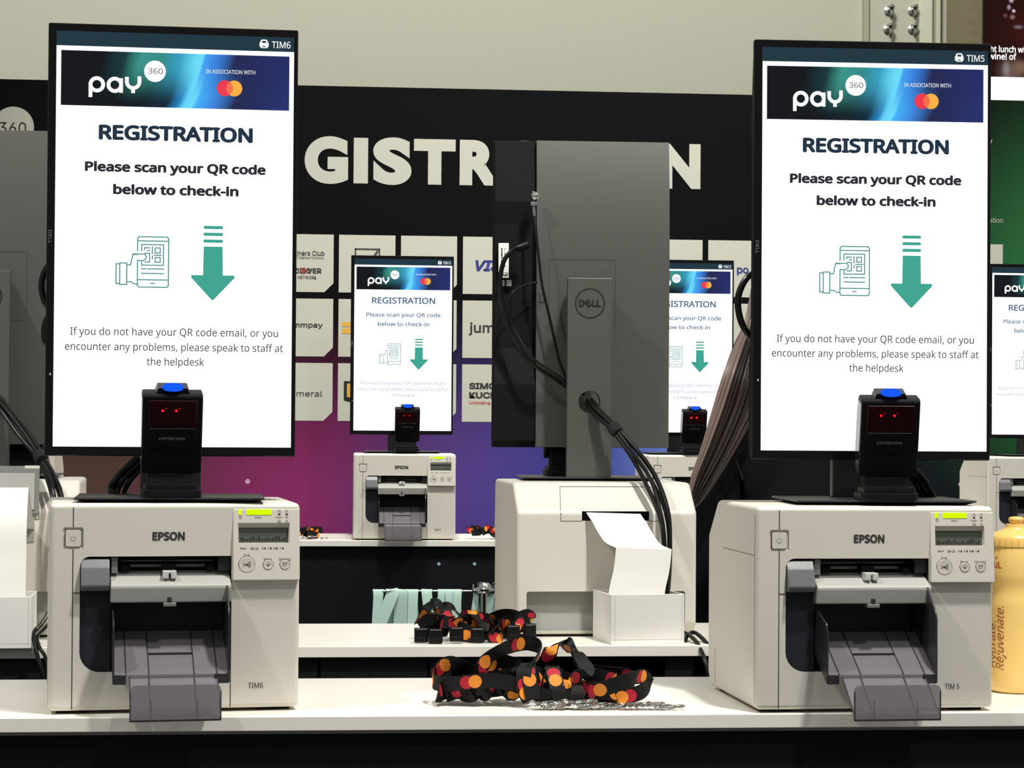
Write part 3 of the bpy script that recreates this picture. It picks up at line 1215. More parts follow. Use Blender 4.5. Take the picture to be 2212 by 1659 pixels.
def printer(loc, rz, label, plabel, group=None, open_back=False):
    t = thing('label_printer', label, 'printer', loc, rz, group)
    if 'body' not in _pr:
        _pr['body'] = printer_body()
    mesh_part('body', _pr['body'], t, 40)
    for x in (-.125, .125):
        for y in (.03, .235):
            part('foot', lambda m, x=x, y=y: m.use('blackmatt').box(x - .02, x + .02, y - .012, y + .012, 0, .0045), t, 'foot%s%s' % (x, y))
    front_features(t, True, True, plabel)
    if open_back:
        def lid(mb):
            mb.use('rail_grey').prism([(.286, .205), (.2895, .207), (.279, .2855), (.2745, .2855)], -.0905, .0805, 'x', .001, 2)
            mb.use('recess_grey').prism([(.2902, .214), (.2908, .214), (.2812, .274), (.2806, .274)], -.083, .073, 'x')
            mb.use('shell').box(-.0905, -.066, .2735, .2800, .281, .2862, .0008)  # paler piece paints the light caught by the cover's top corner
        part('rear_cover', lid, t, 'rlid', label='raised rear cover')

        def bay(mb):
            mb.use('recess_grey').box(-.083, .073, .2805, .2850, .160, .205, .0008)
            mb.use('cavity').box(-.066, -.056, .2848, .2862, .168, .186)
            mb.use('clip').box(-.070, -.050, .2845, .2875, .160, .165)
        part('paper_bay', bay, t, 'rbay', label='grey paper bay')
    return t


FACE[0] = 'ui'
# ================================================================== screen contents
def screen_canvas(mb, tim, far, y):
    """units: pixels of a 515 x 905 picture, mapped on 0.303 x 0.532 m"""
    k = 0.303 / 515.0
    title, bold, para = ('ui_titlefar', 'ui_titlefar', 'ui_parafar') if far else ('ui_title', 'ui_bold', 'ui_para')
    for_ = lambda X: (X - 257.5) * k

    def R(X0, Y0, X1, Y1, m, lift, uv=False):
        mb.use(m)
        mb.lift = lift
        mb.rect(for_(X0), -Y1 * k, for_(X1), -Y0 * k, uv)
    e = 0.00012
    mb.frame((0, y, 0), (1, 0, 0), (0, 0, 1))
    R(0, 0, 515, 905, 'ui_white', 0)
    R(0, 0, 515, 32, 'ui_teal', e)
    R(10, 42, 505, 162, 'ui_header', e, True)
    mb.lift = 2 * e

    def T(s, x0, x1, base, cap, m, b=0.0):
        mb.use(m)
        mb.text(s, for_(x0), -base * k, (x1 - x0) * k, cap * k, b)

    def P(pts):
        return [(for_(a), -b * k) for a, b in pts]
    # header: little printer and name
    mb.use('ui_icon')
    mb.poly(P([(444, 6), (454, 6), (457, 9), (457, 14), (441, 14), (441, 9)]))
    mb.rrect(for_(439), -23 * k, for_(459), -12 * k, 2.5 * k)
    mb.poly(P([(442, 25), (456, 25), (456, 19), (442, 19)]))
    mb.lift = 3 * e
    mb.use('ui_teal').rect(for_(445), -22.6 * k, for_(453), -20.6 * k)
    mb.rect(for_(444.5), -13.5 * k, for_(453.5), -9 * k)
    mb.lift = 2 * e
    n = len(tim)
    T(tim, 466 if n < 6 else 460, 507, 24, 14.5, 'ui_icon', 0.005)
    # banner: the word 'pay' in round strokes
    mb.use('ui_icon')
    w = 8.2 * k
    mb.ring(for_(87), -115 * k, 13.6 * k, w, 32)
    mb.line(P([(73.4, 115), (73.4, 139)]), w)
    mb.ring(for_(125.5), -115 * k, 13.6 * k, w, 32)
    mb.line(P([(139.1, 104.5), (139.1, 128)]), w)
    mb.line(P([(151.5, 101), (151.5, 107)]), w)
    mb.line(P([(178.5, 99), (178.5, 107)]), w)
    mb.ring(for_(165), -107.5 * k, 13.5 * k, w, 32, 180, 360)
    mb.line(P([(165, 121), (165, 128)]), w)
    mb.disc(for_(212), -83 * k, 23.5 * k, 40)
    mb.lift = 3 * e
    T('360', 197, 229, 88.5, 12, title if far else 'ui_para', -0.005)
    mb.lift = 2 * e
    T('IN ASSOCIATION WITH', 323, 430, 84, 8.6, 'ui_icon', -0.004)
    mb.use('ui_red').disc(for_(364), -116 * k, 17.5 * k, 36)
    mb.lift = 3 * e
    mb.use('ui_orange').disc(for_(384.5), -116 * k, 17.5 * k, 36)
    mb.lift = 4 * e
    mb.use('ui_mix')
    h = math.acos(10.25 / 17.5)
    mb.poly([(for_(364) + 17.5 * k * cos(a), -116 * k + 17.5 * k * sin(a)) for a in [h * (i / 6 - 1) for i in range(13)]] +
            [(for_(384.5) - 17.5 * k * cos(a), -116 * k + 17.5 * k * sin(a)) for a in [h * (1 - i / 6) for i in range(1, 12)]])
    mb.lift = 2 * e
    # words
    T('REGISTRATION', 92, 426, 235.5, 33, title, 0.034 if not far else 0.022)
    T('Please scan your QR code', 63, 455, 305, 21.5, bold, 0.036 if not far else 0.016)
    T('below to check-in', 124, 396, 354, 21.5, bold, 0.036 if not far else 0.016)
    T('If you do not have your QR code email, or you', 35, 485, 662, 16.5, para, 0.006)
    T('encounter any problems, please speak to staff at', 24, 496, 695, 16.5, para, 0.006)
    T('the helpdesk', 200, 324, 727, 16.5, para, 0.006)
    # arrow
    g = 'ui_green'
    mb.use(g)
    for yy in (423, 438, 453):
        mb.rrect(for_(320), -(yy + 3.5) * k, for_(363), -(yy - 3.5) * k, 3.4 * k)
    mb.poly(P([(321, 465), (362, 465), (363, 528), (388, 528), (389, 533), (343, 582), (339, 582), (294, 533), (295, 528), (320, 528)]))
    # hand with a phone
    ln = 'ui_line'
    mb.use(ln)
    lw = 2.6 * k
    mb.line(P([(178, 477), (178, 450), (181, 446), (242, 446), (245, 450), (245, 552), (242, 556), (181, 556), (178, 552), (178, 498)]), lw)
    mb.line(P([(178, 455), (245, 455)]), lw).line(P([(178, 540), (245, 540)]), lw).line(P([(207, 547.5), (215, 547.5)]), lw)
    mb.line(P([(187, 476), (187, 463), (234, 463), (234, 508), (187, 508), (187, 500)]), lw)
    mb.line(P([(187, 516), (196, 516)]), lw).line(P([(200, 516), (234, 516)]), lw).line(P([(187, 526), (234, 526)]), lw)
    mb.line(P([(193, 474), (193, 470), (204, 470)]), lw).line(P([(199, 476), (204, 476)]), lw).line(P([(210, 468), (210, 483)]), lw).line(P([(210, 488), (210, 494)]), lw)
    mb.line(P([(216, 470), (227, 470), (227, 481), (216, 481)]), lw, True).line(P([(216, 491), (227, 491), (227, 501), (216, 501)]), lw, True).line(P([(214, 486), (230, 486)]), lw)
    mb.line(P([(194, 482), (204, 482), (204, 501), (194, 501)]), lw)
    mb.line(P([(178, 485), (168, 485), (163, 508), (156, 508)]), lw)
    mb.line(P([(168, 484), (193, 484), (197, 489), (196, 494), (191, 498), (180, 498)]), lw)
    mb.line(P([(156, 545), (164, 545), (170, 549), (178, 550)]), lw)
    mb.line(P([(140, 504), (155, 504), (155, 551), (140, 551)]), lw, True).line(P([(140, 506), (132, 506), (132, 549), (140, 549)]), lw)


# ================================================================== monitor (turned upright)
PW, PZ0, PZ1 = 0.1595, 0.057, 0.612       # half width, bottom and top of the panel above the base


def monitor(loc, rz, label, tim, s, far=False, group=None, dx=0.0, dy=0.0, prz=0.0, back=True):
    """s = -1: the wide bezel with the connectors is on the left as seen from the front"""
    t = thing('monitor', label, 'monitor', loc, rz, group)

    def base(mb):
        mb.use('plate').prism([(-.118, -.080), (.118, -.080), (.118, .084), (-.118, .084)], .0045, .0065, 'z')
        vs = [(-.118, -.080, .0046), (.118, -.080, .0046), (.118, .084, .0046), (-.118, .084, .0046),
              (-.104, -.068, 0), (.104, -.068, 0), (.104, .072, 0), (-.104, .072, 0)]
        mb.use('black').add(vs, [(3, 2, 1, 0), (4, 5, 6, 7), (0, 1, 5, 4), (1, 2, 6, 5), (2, 3, 7, 6), (3, 0, 4, 7)])
    part('base_plate', base, t, 'mbase')

    def col(mb):
        # column behind the panel, flat with a cable hole low down
        mb.use('silver')
        mb.box(-.0395, .0395, .060, .078, .005, .357, .002, 2)
    def colhole():
        mb = MB(); col(mb)
        c = MB().use('silver'); c.lathe([(0.0, -.12), (.0195, -.12), (.0195, -.03), (0.0, -.03)], (0, 0, .139), 28, 'y')
        me = boolean(mb, [c], 'column')
        me.materials.append(M['cavity'])
        for p in me.polygons:
            cc = p.center
            if abs(math.hypot(cc.x, cc.z - .139)) < .0199 and .0605 < cc.y < .0775:
                p.material_index = 1
        return me
    if 'col' not in _pr:
        _pr['col'] = colhole()
    st = mesh_part('stand_column', _pr['col'], t)

    def logo(mb):
        mb.use('inkblack').frame((0, .0783, .312), (-1, 0, 0), (0, 0, 1))
        mb.ring(0, 0, .0255, .0028, 48)
        mb.text('D', -.0200, -.0068, cap=.0136, width=.0105, bold=.045)
        mb.text('LL', .0035, -.0068, cap=.0136, width=.0160, bold=.045)
        mb.frame((.0030, .0783, .312), (-cos(.6), 0, sin(.6)), (sin(.6), 0, cos(.6)))
        mb.text('E', 0, -.0062, cap=.0125, width=.0100, bold=.045, align='c')
    part('logo', logo, st, 'mlogo', 0, label='dark ring logo')

    # the tilting head: bezel, screen, back
    hd = Vector((dx, dy, 0))
    rot = prz

    def bezel(mb):
        mb.use('black').box(-PW, PW, .0015, .013, PZ0, PZ1, .0022, 2)
        mb.use('gloss').box(-PW + .001, PW - .001, 0, .002, PZ0 + .001, PZ1 - .001, .0006, 1)
        mb.use('rail_grey').frame((s * (PW - .0045), -.0003, .337), (0, 0, -1), (1, 0, 0)).text('DELL', 0, -.002, .017, .0042, 0, 'c')
        mb.use('clip').rect(.174, -s * .002 - .0008, .177, -s * .002 + .0008)
    bz = part('panel_bezel', bezel, t, 'bezel%d' % s, loc=hd, rz=rot)

    def scr(mb):
        sw = .303
        x0 = -PW + .0105 if s < 0 else -PW + .0055
        mb.T = Matrix.Translation((x0 + sw / 2, 0, PZ1 - .0105))
        screen_canvas(mb, tim, far, -.0004)
    part('screen', scr, t, None, 0, loc=hd, rz=rot)
    if back:
        def cover(mb):
            mb.use('silver')
            a, b = sorted((-s * (PW - .0015), s * .0825))
            n = 24
            prof = []
            for i in range(n + 1):
                z = PZ0 + .001 + (PZ1 - PZ0 - .002) * i / n
                e = min(1.0, (PZ1 - z) / .22)
                prof.append((.030 + .016 * (1 - (1 - e) ** 2), z))
            mb.prism(prof + [(.012, PZ1 - .001), (.012, PZ0 + .001)], a, b, 'x')
            # square mounting plate and release button
            mb.use('seam')
            y = .0463
            mb.frame((0, y, .275 + .06), (-1, 0, 0), (0, 0, 1))
            mb.line([(-.06, -.06), (-.06, .06), (.06, .06), (.06, -.06)], .0006, True)
        part('back_cover', cover, t, 'cover%d' % s, loc=hd, rz=rot, label='silver grey back cover')

        def strip(mb):
            mb.use('blackmatt')
            a, b = sorted((s * .0827, s * (PW - .0015)))
            prof = [(.020, PZ0 + .001), (.034, PZ0 + .004), (.041, PZ0 + .012), (.0425, .170), (.028, .236), (.028, .460), (.033, .500), (.018, PZ1 - .001), (.012, PZ1 - .001), (.012, PZ0 + .001)]
            mb.prism(prof, a, b, 'x', .0012, 1)
            # vent ridges down the outer edge
            xo = s * (PW - .0015)
            for i in range(46):
                for z0 in (.085, .395):
                    z = z0 + i * .0036
                    mb.box(min(xo, xo + s * .0006), max(xo, xo + s * .0006), .0135, .0195, z, z + .0018)
        part('connector_panel', strip, t, 'strip%d' % s, loc=hd, rz=rot, label='black connector panel')

        def rel(mb):
            mb.use('silver').box(s * .0735 - .0042, s * .0735 + .0042, .0455, .0475, .318, .338, .0008)
        part('release_button', rel, t, 'rel%d' % s, loc=hd, rz=rot)

        def pivot(mb):
            mb.use('silver').lathe([(.034, -.060), (.034, -.004)], (0, 0, .335), 28, 'y')
        part('pivot', pivot, t, 'pivot')
    return t


# ================================================================== code scanner
def scanner(loc, rz, label, group=None, bright=False):
    t = thing('code_scanner', label, 'scanner', loc, rz, group)

    def foot(mb):
        mb.use('black').prism(rr2(-.037, -.030, .037, .050, .010, 5), 0, .010, 'z', .0015, 2)
        mb.prism(rr2(-.033, -.026, .033, .044, .008, 5), .0095, .017, 'z', .0015, 2)
    part('foot', foot, t, 'sfoot')

    def neck(mb):
        mb.use('blackmatt').prism([(-.006, .012), (.034, .012), (.040, .040), (.034, .062), (.004, .062), (-.002, .040)], -.0285, .0285, 'x', .002, 2)
    part('neck', neck, t, 'sneck')
    A = radians(17)
    Tm = Matrix.Translation((0, -.004, .030)) @ Matrix.Rotation(A, 4, 'X')

    def head(mb):
        mb.T = Tm
        mb.use('blackmatt')
        prof = [(0, 0), (-.002, .045), (0, .101), (.004, .104), (.030, .102), (.040, .080), (.040, .020), (.034, .004), (.028, 0)]
        mb.prism(prof, -.0375, .0375, 'x', .0022, 2)
        mb.use('black').box(-.0285, .0285, -.0028, .0, .034, .060, .0004, 1)
        mb.use('rail_grey').frame((0, -.0031, .045), (1, 0, 0), (0, 0, 1)).text('OPTICON', 0, 0, .033, .0034, .02, 'c', .3)
        mb.use('gloss').box(-.0378, -.0372, .004, .034, .012, .096)
        mb.box(.0372, .0378, .004, .034, .012, .096)
    h = part('head', head, t, 'shead')

    def win(mb):
        mb.T = Tm
        mb.use('red_glow').box(-.0300, .0300, -.0016, .004, .061, .096, .0008, 1)
        mb.use('red_led')
        for x, z in ((-.0125, .083), (.0045, .083)):
            mb.lathe([(0, 0), (.0017 if not bright else .0035, .0), (.0012 if not bright else .003, .0008), (0, .0010)], (x, -.0016, z), 12, 'y')
            if not bright:
                mb.lathe([(0, 0), (.0006, .0), (0, .0006)], (x + .004, -.0016, z + .003), 8, 'y')
    part('scan_window', win, h, 'swin%d' % bright, label='dark red scan window')

    def btn(mb):
        mb.T = Tm
        mb.use('black').prism([(-.0215, .102), (.0215, .102), (.0185, .1105), (-.0185, .1105)], .004, .030, 'y', .001, 2)
    b = part('button_mount', btn, h, 'sbm')

    def lamp(mb):
        mb.T = Tm @ Matrix.Translation((0, .008, .1095)) @ Matrix.Rotation(radians(10), 4, 'X') @ Matrix.Scale(.0095 / .0135, 4, (0, 1, 0))
        mb.use('blue_led').lathe([(.0135, 0), (.0135, .002), (.012, .0034), (0, .0040)], n=28)
    part('trigger_button', lamp, h, 'slamp', label='glowing blue button')
    return t


# ================================================================== stations
def offs(loc, rz, x, y):
    return Vector((loc[0] + x * cos(rz) - y * sin(rz), loc[1] + x * sin(rz) + y * cos(rz), 0))


TOP = ZD + .261


def cables_front(name, label, pts_list, cat='cable'):
    t = thing(name, label, cat, pts_list[0][0])
    o = Vector(pts_list[0][0])
    for r, pts in zip((.0035, .003, .0026, .003), pts_list):
        part('cable', MB_tube([Vector(p) - o for p in pts], r), t)
    return t


def MB_tube(pts, r, m='cable', n=8):
    mb = MB().use(m)
    mb.tube(pts, r, n)
    return mb


FRONT = [
    ((-.1388, 2.8622, ZD), radians(6.2), (-.151, 2.948), radians(2.6), 'TIM6', 'TIM6', 'left', (-.1476, 2.895), radians(6), 0),
    ((.7440, 2.8260, ZD), radians(1.93), (.7675, 2.938), radians(-1.2), 'TIM5', 'TIM 5', 'right', (.7690, 2.868), radians(-6), 0),
]
for loc, rz, mp, mr, tim, pl, side, sp, sr, dx in FRONT:
    printer(loc, rz, 'large grey label printer on the nearest counter at the photo\'s ' + side, pl, 'label printers')
    monitor((mp[0], mp[1], TOP), mr, 'large upright registration screen on the %s printer of the nearest counter' % side, tim, -1, False, 'upright screens')
    scanner((sp[0], sp[1], TOP + .0066), sr, 'black code scanner before the large %s screen' % side, 'code scanners')

FAR = [
    ((.3499, 6.8631, ZD), radians(-1.5), (.3480, 7.035), 0.0, 'TIM13', 'TIM13', 'far printer left of the central back-turned screen', 'small upright screen glowing left of the central back-turned screen', 'small code scanner before the far screen left of centre', (.358, 6.895), False),
    ((1.2505, 6.8700, ZD), radians(-0.5), (1.2330, 7.04), radians(-.6), 'TIM12', None, 'far printer half hidden behind the long brown hair', 'small upright screen half hidden by the long brown hair', 'small code scanner with two bright red lights', (1.2397, 6.895), True),
    ((2.3150, 6.8700, ZD), radians(1.0), (2.3720, 7.03), radians(2.0), 'TIM11', None, 'far printer cut by the right edge behind the yellow bottle', 'small upright screen cut by the right edge of the photo', None, None, False),
    ((-.8490, 6.8650, ZD), 0.0, (-.8490, 6.965), 0.0, 'TIM14', None, 'far printer peeping out between the left cables', None, None, None, False),
]
for loc, rz, mp, mr, tim, pl, lp, lm, ls, sp, br in FAR:
    printer(loc, rz, lp, pl, 'label printers')
    if tim != 'TIM14':
        monitor((mp[0], mp[1], TOP), mr, lm, tim, -1, True, 'upright screens')
    else:
        monitor((mp[0], mp[1], TOP), mr, 'base of a far screen on the printer peeping out at left', tim, -1, True, 'upright screens')
    if sp:
        scanner((sp[0], sp[1], TOP + .0066), 0, ls, 'code scanners', br)

# two stations turned away from us on the middle counter
mid = [
    ((.5393, 3.8157), radians(2.44), 'white printer seen from behind feeding paper into a white box', 'silver back of the central upright screen', False, .527, radians(-1.4)),
    ((-.5010, 3.8157), radians(2.44), 'white printer seen from behind with its rear cover raised', 'silver back of the upright screen at the left edge', True, -.516, radians(-1.0)),
]
MID = []
for (x, y), a, lp, lm, ob, mx, mrz in mid:
    # the printer's rear is at depth y, so its front lies beyond
    fx, fy = x - .283 * sin(a), y + .283 * cos(a)
    printer((fx, fy, ZD), pi + a, lp, None, 'label printers', ob)
    MID.append(monitor((mx, 4.030, TOP), pi + mrz, lm, 'TIM8' if not ob else 'TIM7', 1, False, 'upright screens', dx=.004, dy=-.062))
    scanner((mx + .045 * (1 if ob else -.62), 4.10, TOP + .0066), pi, 'black code scanner mostly hidden behind the %s back-turned screen' % ('left' if ob else 'central'), 'code scanners')


# ================================================================== paper and boxes behind the turned stations
def local(root, P):
    return root.matrix_basis.inverted() @ Vector(P)


def paper_box(corner, rz, label, w=.125, d=.118, h=.082):
    t = thing('paper_box', label, 'box', (corner.x, corner.y, ZD), rz, 'white boxes for folded paper')
    k = .0022
    for nm, bb in (('front_wall', (0, w, 0, k, 0, h)), ('back_wall', (0, w, d - k, d, 0, h)), ('side_wall', (0, k, k, d - k, 0, h)), ('side_wall', (w - k, w, k, d - k, 0, h)), ('bottom', (k, w - k, k, d - k, 0, k))):
        mb = MB().use('card')
        mb.box(*bb, .0006, 1)
        if nm == 'front_wall':
            mb.use('recess_grey').box(w - .0045, w - .0041, -.0002, .001, .004, h - .002)
            mb.box(.0060, .0064, -.0002, .001, .004, h - .002)
            mb.box(.002, w - .002, -.0002, .001, .0075, .0079)
        part(nm, mb, t)
    return t


paper_box(at(1320, 1393, 3.690), radians(7), 'white open box catching paper behind the central printer')


def paper(name, label, runs, wds, width, group):
    mb = MB().use('paper')
    o = Vector(runs[0][0])
    for run, wd in zip(runs, wds):
        mb.ribbon([Vector(p) - o for p in run], [wd] * len(run), width, .0003, sub=8, raw=True)
    t = part(name, mb, None, smooth=60)
    t.location = o
    return tag(t, label, 'paper', group)


wd = at(1453, 1187, 3.70) - at(1330, 1183, 3.70)
paper('paper_strip', 'white paper strip curling from the central printer into its box',
      [[at(1325, 1108, 3.828), at(1327, 1112, 3.808), at(1339, 1130, 3.792), at(1352, 1153, 3.772), at(1368, 1174, 3.748), at(1391, 1185, 3.715)],
       [at(1391, 1185, 3.715), at(1386, 1230, 3.714), at(1375, 1283, 3.712), at(1371, 1340, 3.716)]], [wd, wd], .0930, 'paper strips')
cr = at(66, 1397, 3.655)
paper_box(Vector((cr.x - .125 * cos(radians(2)), cr.y, ZD)), radians(2), 'white open box under tall folded paper at the left edge')
cx = at(57, 1150, 3.70).x - .0465
wx = Vector((1, .02, 0))
paper('paper_strip', 'tall folded white paper strip standing in the box at left edge',
      [[Vector((cx, 3.838, ZD + .168)), Vector((cx, 3.79, ZD + .20)), Vector((cx, 3.74, at(30, 1060, 3.72).z)), Vector((cx, 3.722, at(30, 1056, 3.72).z))],
       [Vector((cx, 3.722, at(30, 1056, 3.72).z)), Vector((cx, 3.704, ZD + .20)), Vector((cx, 3.700, ZD + .14)), Vector((cx, 3.698, ZD + .10)), Vector((cx, 3.698, ZD + .02))]], [wx, wx], .0930, 'paper strips')


# ================================================================== cables
def bundle(label, pts, n, r, tie_i, spread, cat='cable'):
    """several cables running side by side, held by one tie"""
    o = Vector(pts[0][0])
    t = thing('cable_bundle', label, cat, o)
    rnd = random.Random(n + tie_i)
    for k in range(n):
        q = []
        for i, (p, sp) in enumerate(pts):
            a = 2 * pi * k / n + .6
            q.append(Vector(p) - o + Vector((cos(a), 0, sin(a))) * sp * spread + Vector((rnd.uniform(-1, 1), 0, rnd.uniform(-1, 1))) * sp * .0012)
        part('cable', MB_tube(q, r * (1.0, .8, .9, .7)[k % 4]), t)
    p0, p1 = Vector(pts[tie_i][0]), Vector(pts[tie_i + 1][0])
    d = (p1 - p0).normalized()
    c = p0 - o
    mb = MB().use('velcro')
    rr = spread * pts[tie_i][1] + r * 1.5
    mb.T = Matrix.Translation(c) @ d.to_track_quat('Z', 'Y').to_matrix().to_4x4()
    mb.lathe([(rr * .8, -.010), (rr, -.009), (rr * 1.06, 0), (rr, .009), (rr * .8, .010)], n=16)
    part('cable_tie', mb, t, label='black cable tie')
    return t


bundle('black cables hanging from the hole in the central stand', [
    (at(1272, 868, 3.965), .8), (at(1292, 893, 3.935), 1), (at(1328, 927, 3.905), .8), (at(1372, 985, 3.872), 1.3), (at(1408, 1040, 3.825), 1.5),
    (at(1434, 1110, 3.785), 1.4), (at(1440, 1180, 3.775), 1.0), (at(1436, 1270, 3.785), 1.2), (at(1428, 1350, 3.793), 1.2)], 4, .0042, 2, .0062)
bundle('black cables hanging from the stand at the left edge', [
    (at(-16, 850, 3.965), .8), (at(8, 880, 3.935), 1), (at(50, 935, 3.905), 1.3), (at(88, 988, 3.872), .8), (at(112, 1035, 3.825), 1.1),
    (at(126, 1085, 3.79), 1.5), (at(132, 1180, 3.775), 1.0), (at(126, 1270, 3.785), 1.2), (at(118, 1340, 3.79), 1.2)], 4, .0042, 3, .0062)


def cable(label, pts, r, plug=None):
    o = Vector(pts[0])
    t = thing('cable', label, 'cable', o)
    part('cord', MB_tube([Vector(p) - o for p in pts], r, n=10), t)
    if plug:
        d = (Vector(pts[0]) - Vector(pts[1])).normalized()
        mb = MB().use('black')
        mb.T = d.to_track_quat('Z', 'Y').to_matrix().to_4x4()
        mb.lathe([(r * 1.1, -.022), (r * 1.6, -.016), (r * 1.9, -.004), (r * 1.9, .006), (r * 1.2, .010)], n=12)
        for z in (-.020, -.016, -.012):
            mb.lathe([(r * 1.3, z), (r * 1.8, z + .001), (r * 1.3, z + .002)], n=12)
        part('plug', mb, t)
    return t


cable('thick black power cable curving down the back of the central screen', [at(1132, 531, 4.022), at(1112, 537, 4.015), at(1088, 565, 4.015), at(1080, 620, 4.022), at(1090, 680, 4.022), at(1105, 728, 4.020), at(1146, 782, 4.005), at(1195, 815, 4.012), at(1231, 838, 4.022), at(1262, 850, 4.035)], .0042, True)
cable('thin dark cable curving beside the thick one behind central screen', [at(1160, 610, 4.035), at(1130, 617, 4.022), at(1108, 633, 4.018), at(1100, 660, 4.020), at(1110, 708, 4.020), at(1150, 772, 3.995), at(1200, 808, 4.002), at(1232, 830, 4.012), at(1262, 846, 4.035)], .0024)
cable('black cable looping out at the left side of the right screen', [at(1640, 585, 3.005), at(1612, 602, 3.005), at(1595, 640, 3.005), at(1597, 680, 3.005), at(1612, 716, 3.005), at(1650, 760, 3.01)], .0045)
cable('black cable looping out at the left side of the left screen', [at(125, 560, 3.015), at(104, 575, 3.015), at(91, 605, 3.015), at(93, 640, 3.015), at(108, 668, 3.015), at(130, 690, 3.02)], .0045)
cable('black cable bulging lower beside the left screen edge', [at(125, 680, 3.02), at(104, 688, 3.02), at(97, 718, 3.02), at(103, 742, 3.02), at(130, 760, 3.02)], .0055)
for k, (dx, r) in enumerate(((0, .0048), (16, .0046), (34, .0040))):
    cable('%s black cable arching behind the left scanner' % ('leftmost', 'middle', 'inner')[k],
          [at(330 + dx, 950, 3.035), at(300 + dx, 985, 3.035), at(258 + dx, 1026, 3.04), at(236 + dx, 1062, 3.05), at(230 + dx, 1120, 3.16), at(232 + dx, 1200, 3.18)], r)
    cable('%s black cable arching behind the right scanner' % ('rightmost', 'middle', 'inner')[k],
          [at(1925 - dx * .7, 960, 3.00), at(1956 - dx * .7, 995, 3.00), at(1998 - dx * .7, 1040, 3.01), at(2018 - dx * .7, 1082, 3.03), at(2024 - dx * .7, 1130, 3.15), at(2022 - dx * .7, 1200, 3.17)], r)
cable('front black cable drooping over the middle counter edge at right', [at(1440, 1362, 3.80), at(1474, 1366, 3.77), at(1492, 1374, 3.73), at(1508, 1393, 3.69), at(1522, 1425, 3.655), at(1530, 1470, 3.645), at(1534, 1560, 3.65)], .0036)
cable('rear black cable drooping over the middle counter edge at right', [at(1480, 1388, 3.725), at(1484, 1374, 3.74), at(1498, 1366, 3.76), at(1516, 1378, 3.73), at(1534, 1402, 3.69), at(1545, 1440, 3.66), at(1552, 1560, 3.65)], .0036)
cable('thick black cable hanging between the left paper box and printer', [at(118, 1300, 3.72), at(92, 1345, 3.70), at(76, 1362, 3.69), at(73, 1380, 3.67), at(82, 1420, 3.652), at(95, 1470, 3.645), at(100, 1560, 3.65)], .0035)
cable('looped black cable hanging beside the thick one at the left edge', [at(108, 1345, 3.73), at(92, 1362, 3.71), at(80, 1376, 3.685), at(86, 1400, 3.66), at(99, 1425, 3.65), at(104, 1500, 3.645), at(104, 1560, 3.65)], .0030)

# ---- lock with its wire on the back of the central screen
lo = at(1155, 430, 4.035)
t = thing('security_lock', 'shiny steel lock hanging on the back of the central screen', 'lock', lo)


def L_(px, py, Y):
    return at(px, py, Y) - lo


mb = MB().use('chrome')
c = L_(1156, 424, 4.025)
mb.T = Matrix.Translation(c) @ Matrix.Rotation(radians(25), 4, 'Y')
mb.lathe([(.004, -.008), (.0075, -.007), (.008, .0), (.0075, .010), (.005, .013), (.002, .014)], n=14, axis='y')
mb.box(-.0085, .0085, -.010, .006, -.004, .005, .0015, 2)
part('lock_head', mb, t)
mb = MB().use('chrome')
c = L_(1153, 440, 4.022)
mb.torus(c, .0055, .0016, 'x', 16, 8)
mb.box(c.x - .006, c.x + .006, c.y - .004, c.y + .004, c.z - .004, c.z + .003, .001)
part('swivel', mb, t)
mb = MB().use('steel')
mb.tube([L_(1153, 447, 4.022), L_(1155, 466, 4.022)], .0028, 10)
part('ferrule', mb, t)
part('wire', MB_tube([L_(1155, 464, 4.022), L_(1158, 500, 4.015), L_(1164, 560, 4.010), L_(1172, 620, 4.015), L_(1188, 690, 4.015), L_(1200, 745, 4.012), L_(1212, 790, 4.015), L_(1232, 830, 4.022), L_(1262, 848, 4.035)], .0024), t)

# ---- sticker and prints on the connector panel of the central screen
root = MID[0]


def flat_on(root, name, y, rects, label=None):
    """rects: (material, px0, py0, px1, py1) on the panel at depth y"""
    mb = MB()
    for i, (m, a, b, c, d) in enumerate(rects):
        yy = y - .0003 * (i > 0)
        q = [local(root, at(*p, yy)) for p in ((a, d), (c, d), (c, b), (a, b))]
        mb.use(m).add(q, [(0, 1, 2, 3)])
    return part(name, mb, root, smooth=0, label=label)


ys = 4.0575
bars = [('sticker', 1077, 525, 1099, 600)]
yy = 536
rnd = random.Random(5)
while yy < 584:
    h = rnd.choice((1.0, 1.6, 2.4))
    bars.append(('inkblack', 1082, yy, 1086, yy + h))
    yy += h + rnd.choice((1.0, 1.8))
for i in range(5):
    bars.append(('ink', 1090, 536 + i * 9, 1091.2, 541 + i * 9))
bars.append(('ink', 1079, 589, 1097, 589.8))
for i in range(5):
    bars.append(('inkblack', 1080.5 + i * 3.3, 592, 1082.7 + i * 3.3, 596.5))
flat_on(root, 'barcode_sticker', ys - .0006, bars, 'white barcode sticker')
flat_on(root, 'rating_label', ys - .0006, [('rail_grey', 1079, 605, 1090, 618), ('rail_grey', 1094, 605, 1105, 618)], 'grey rating prints')


# ================================================================== straps (lanyards)
Z_, X_ = (0, 0, 1), (1, 0, 0)


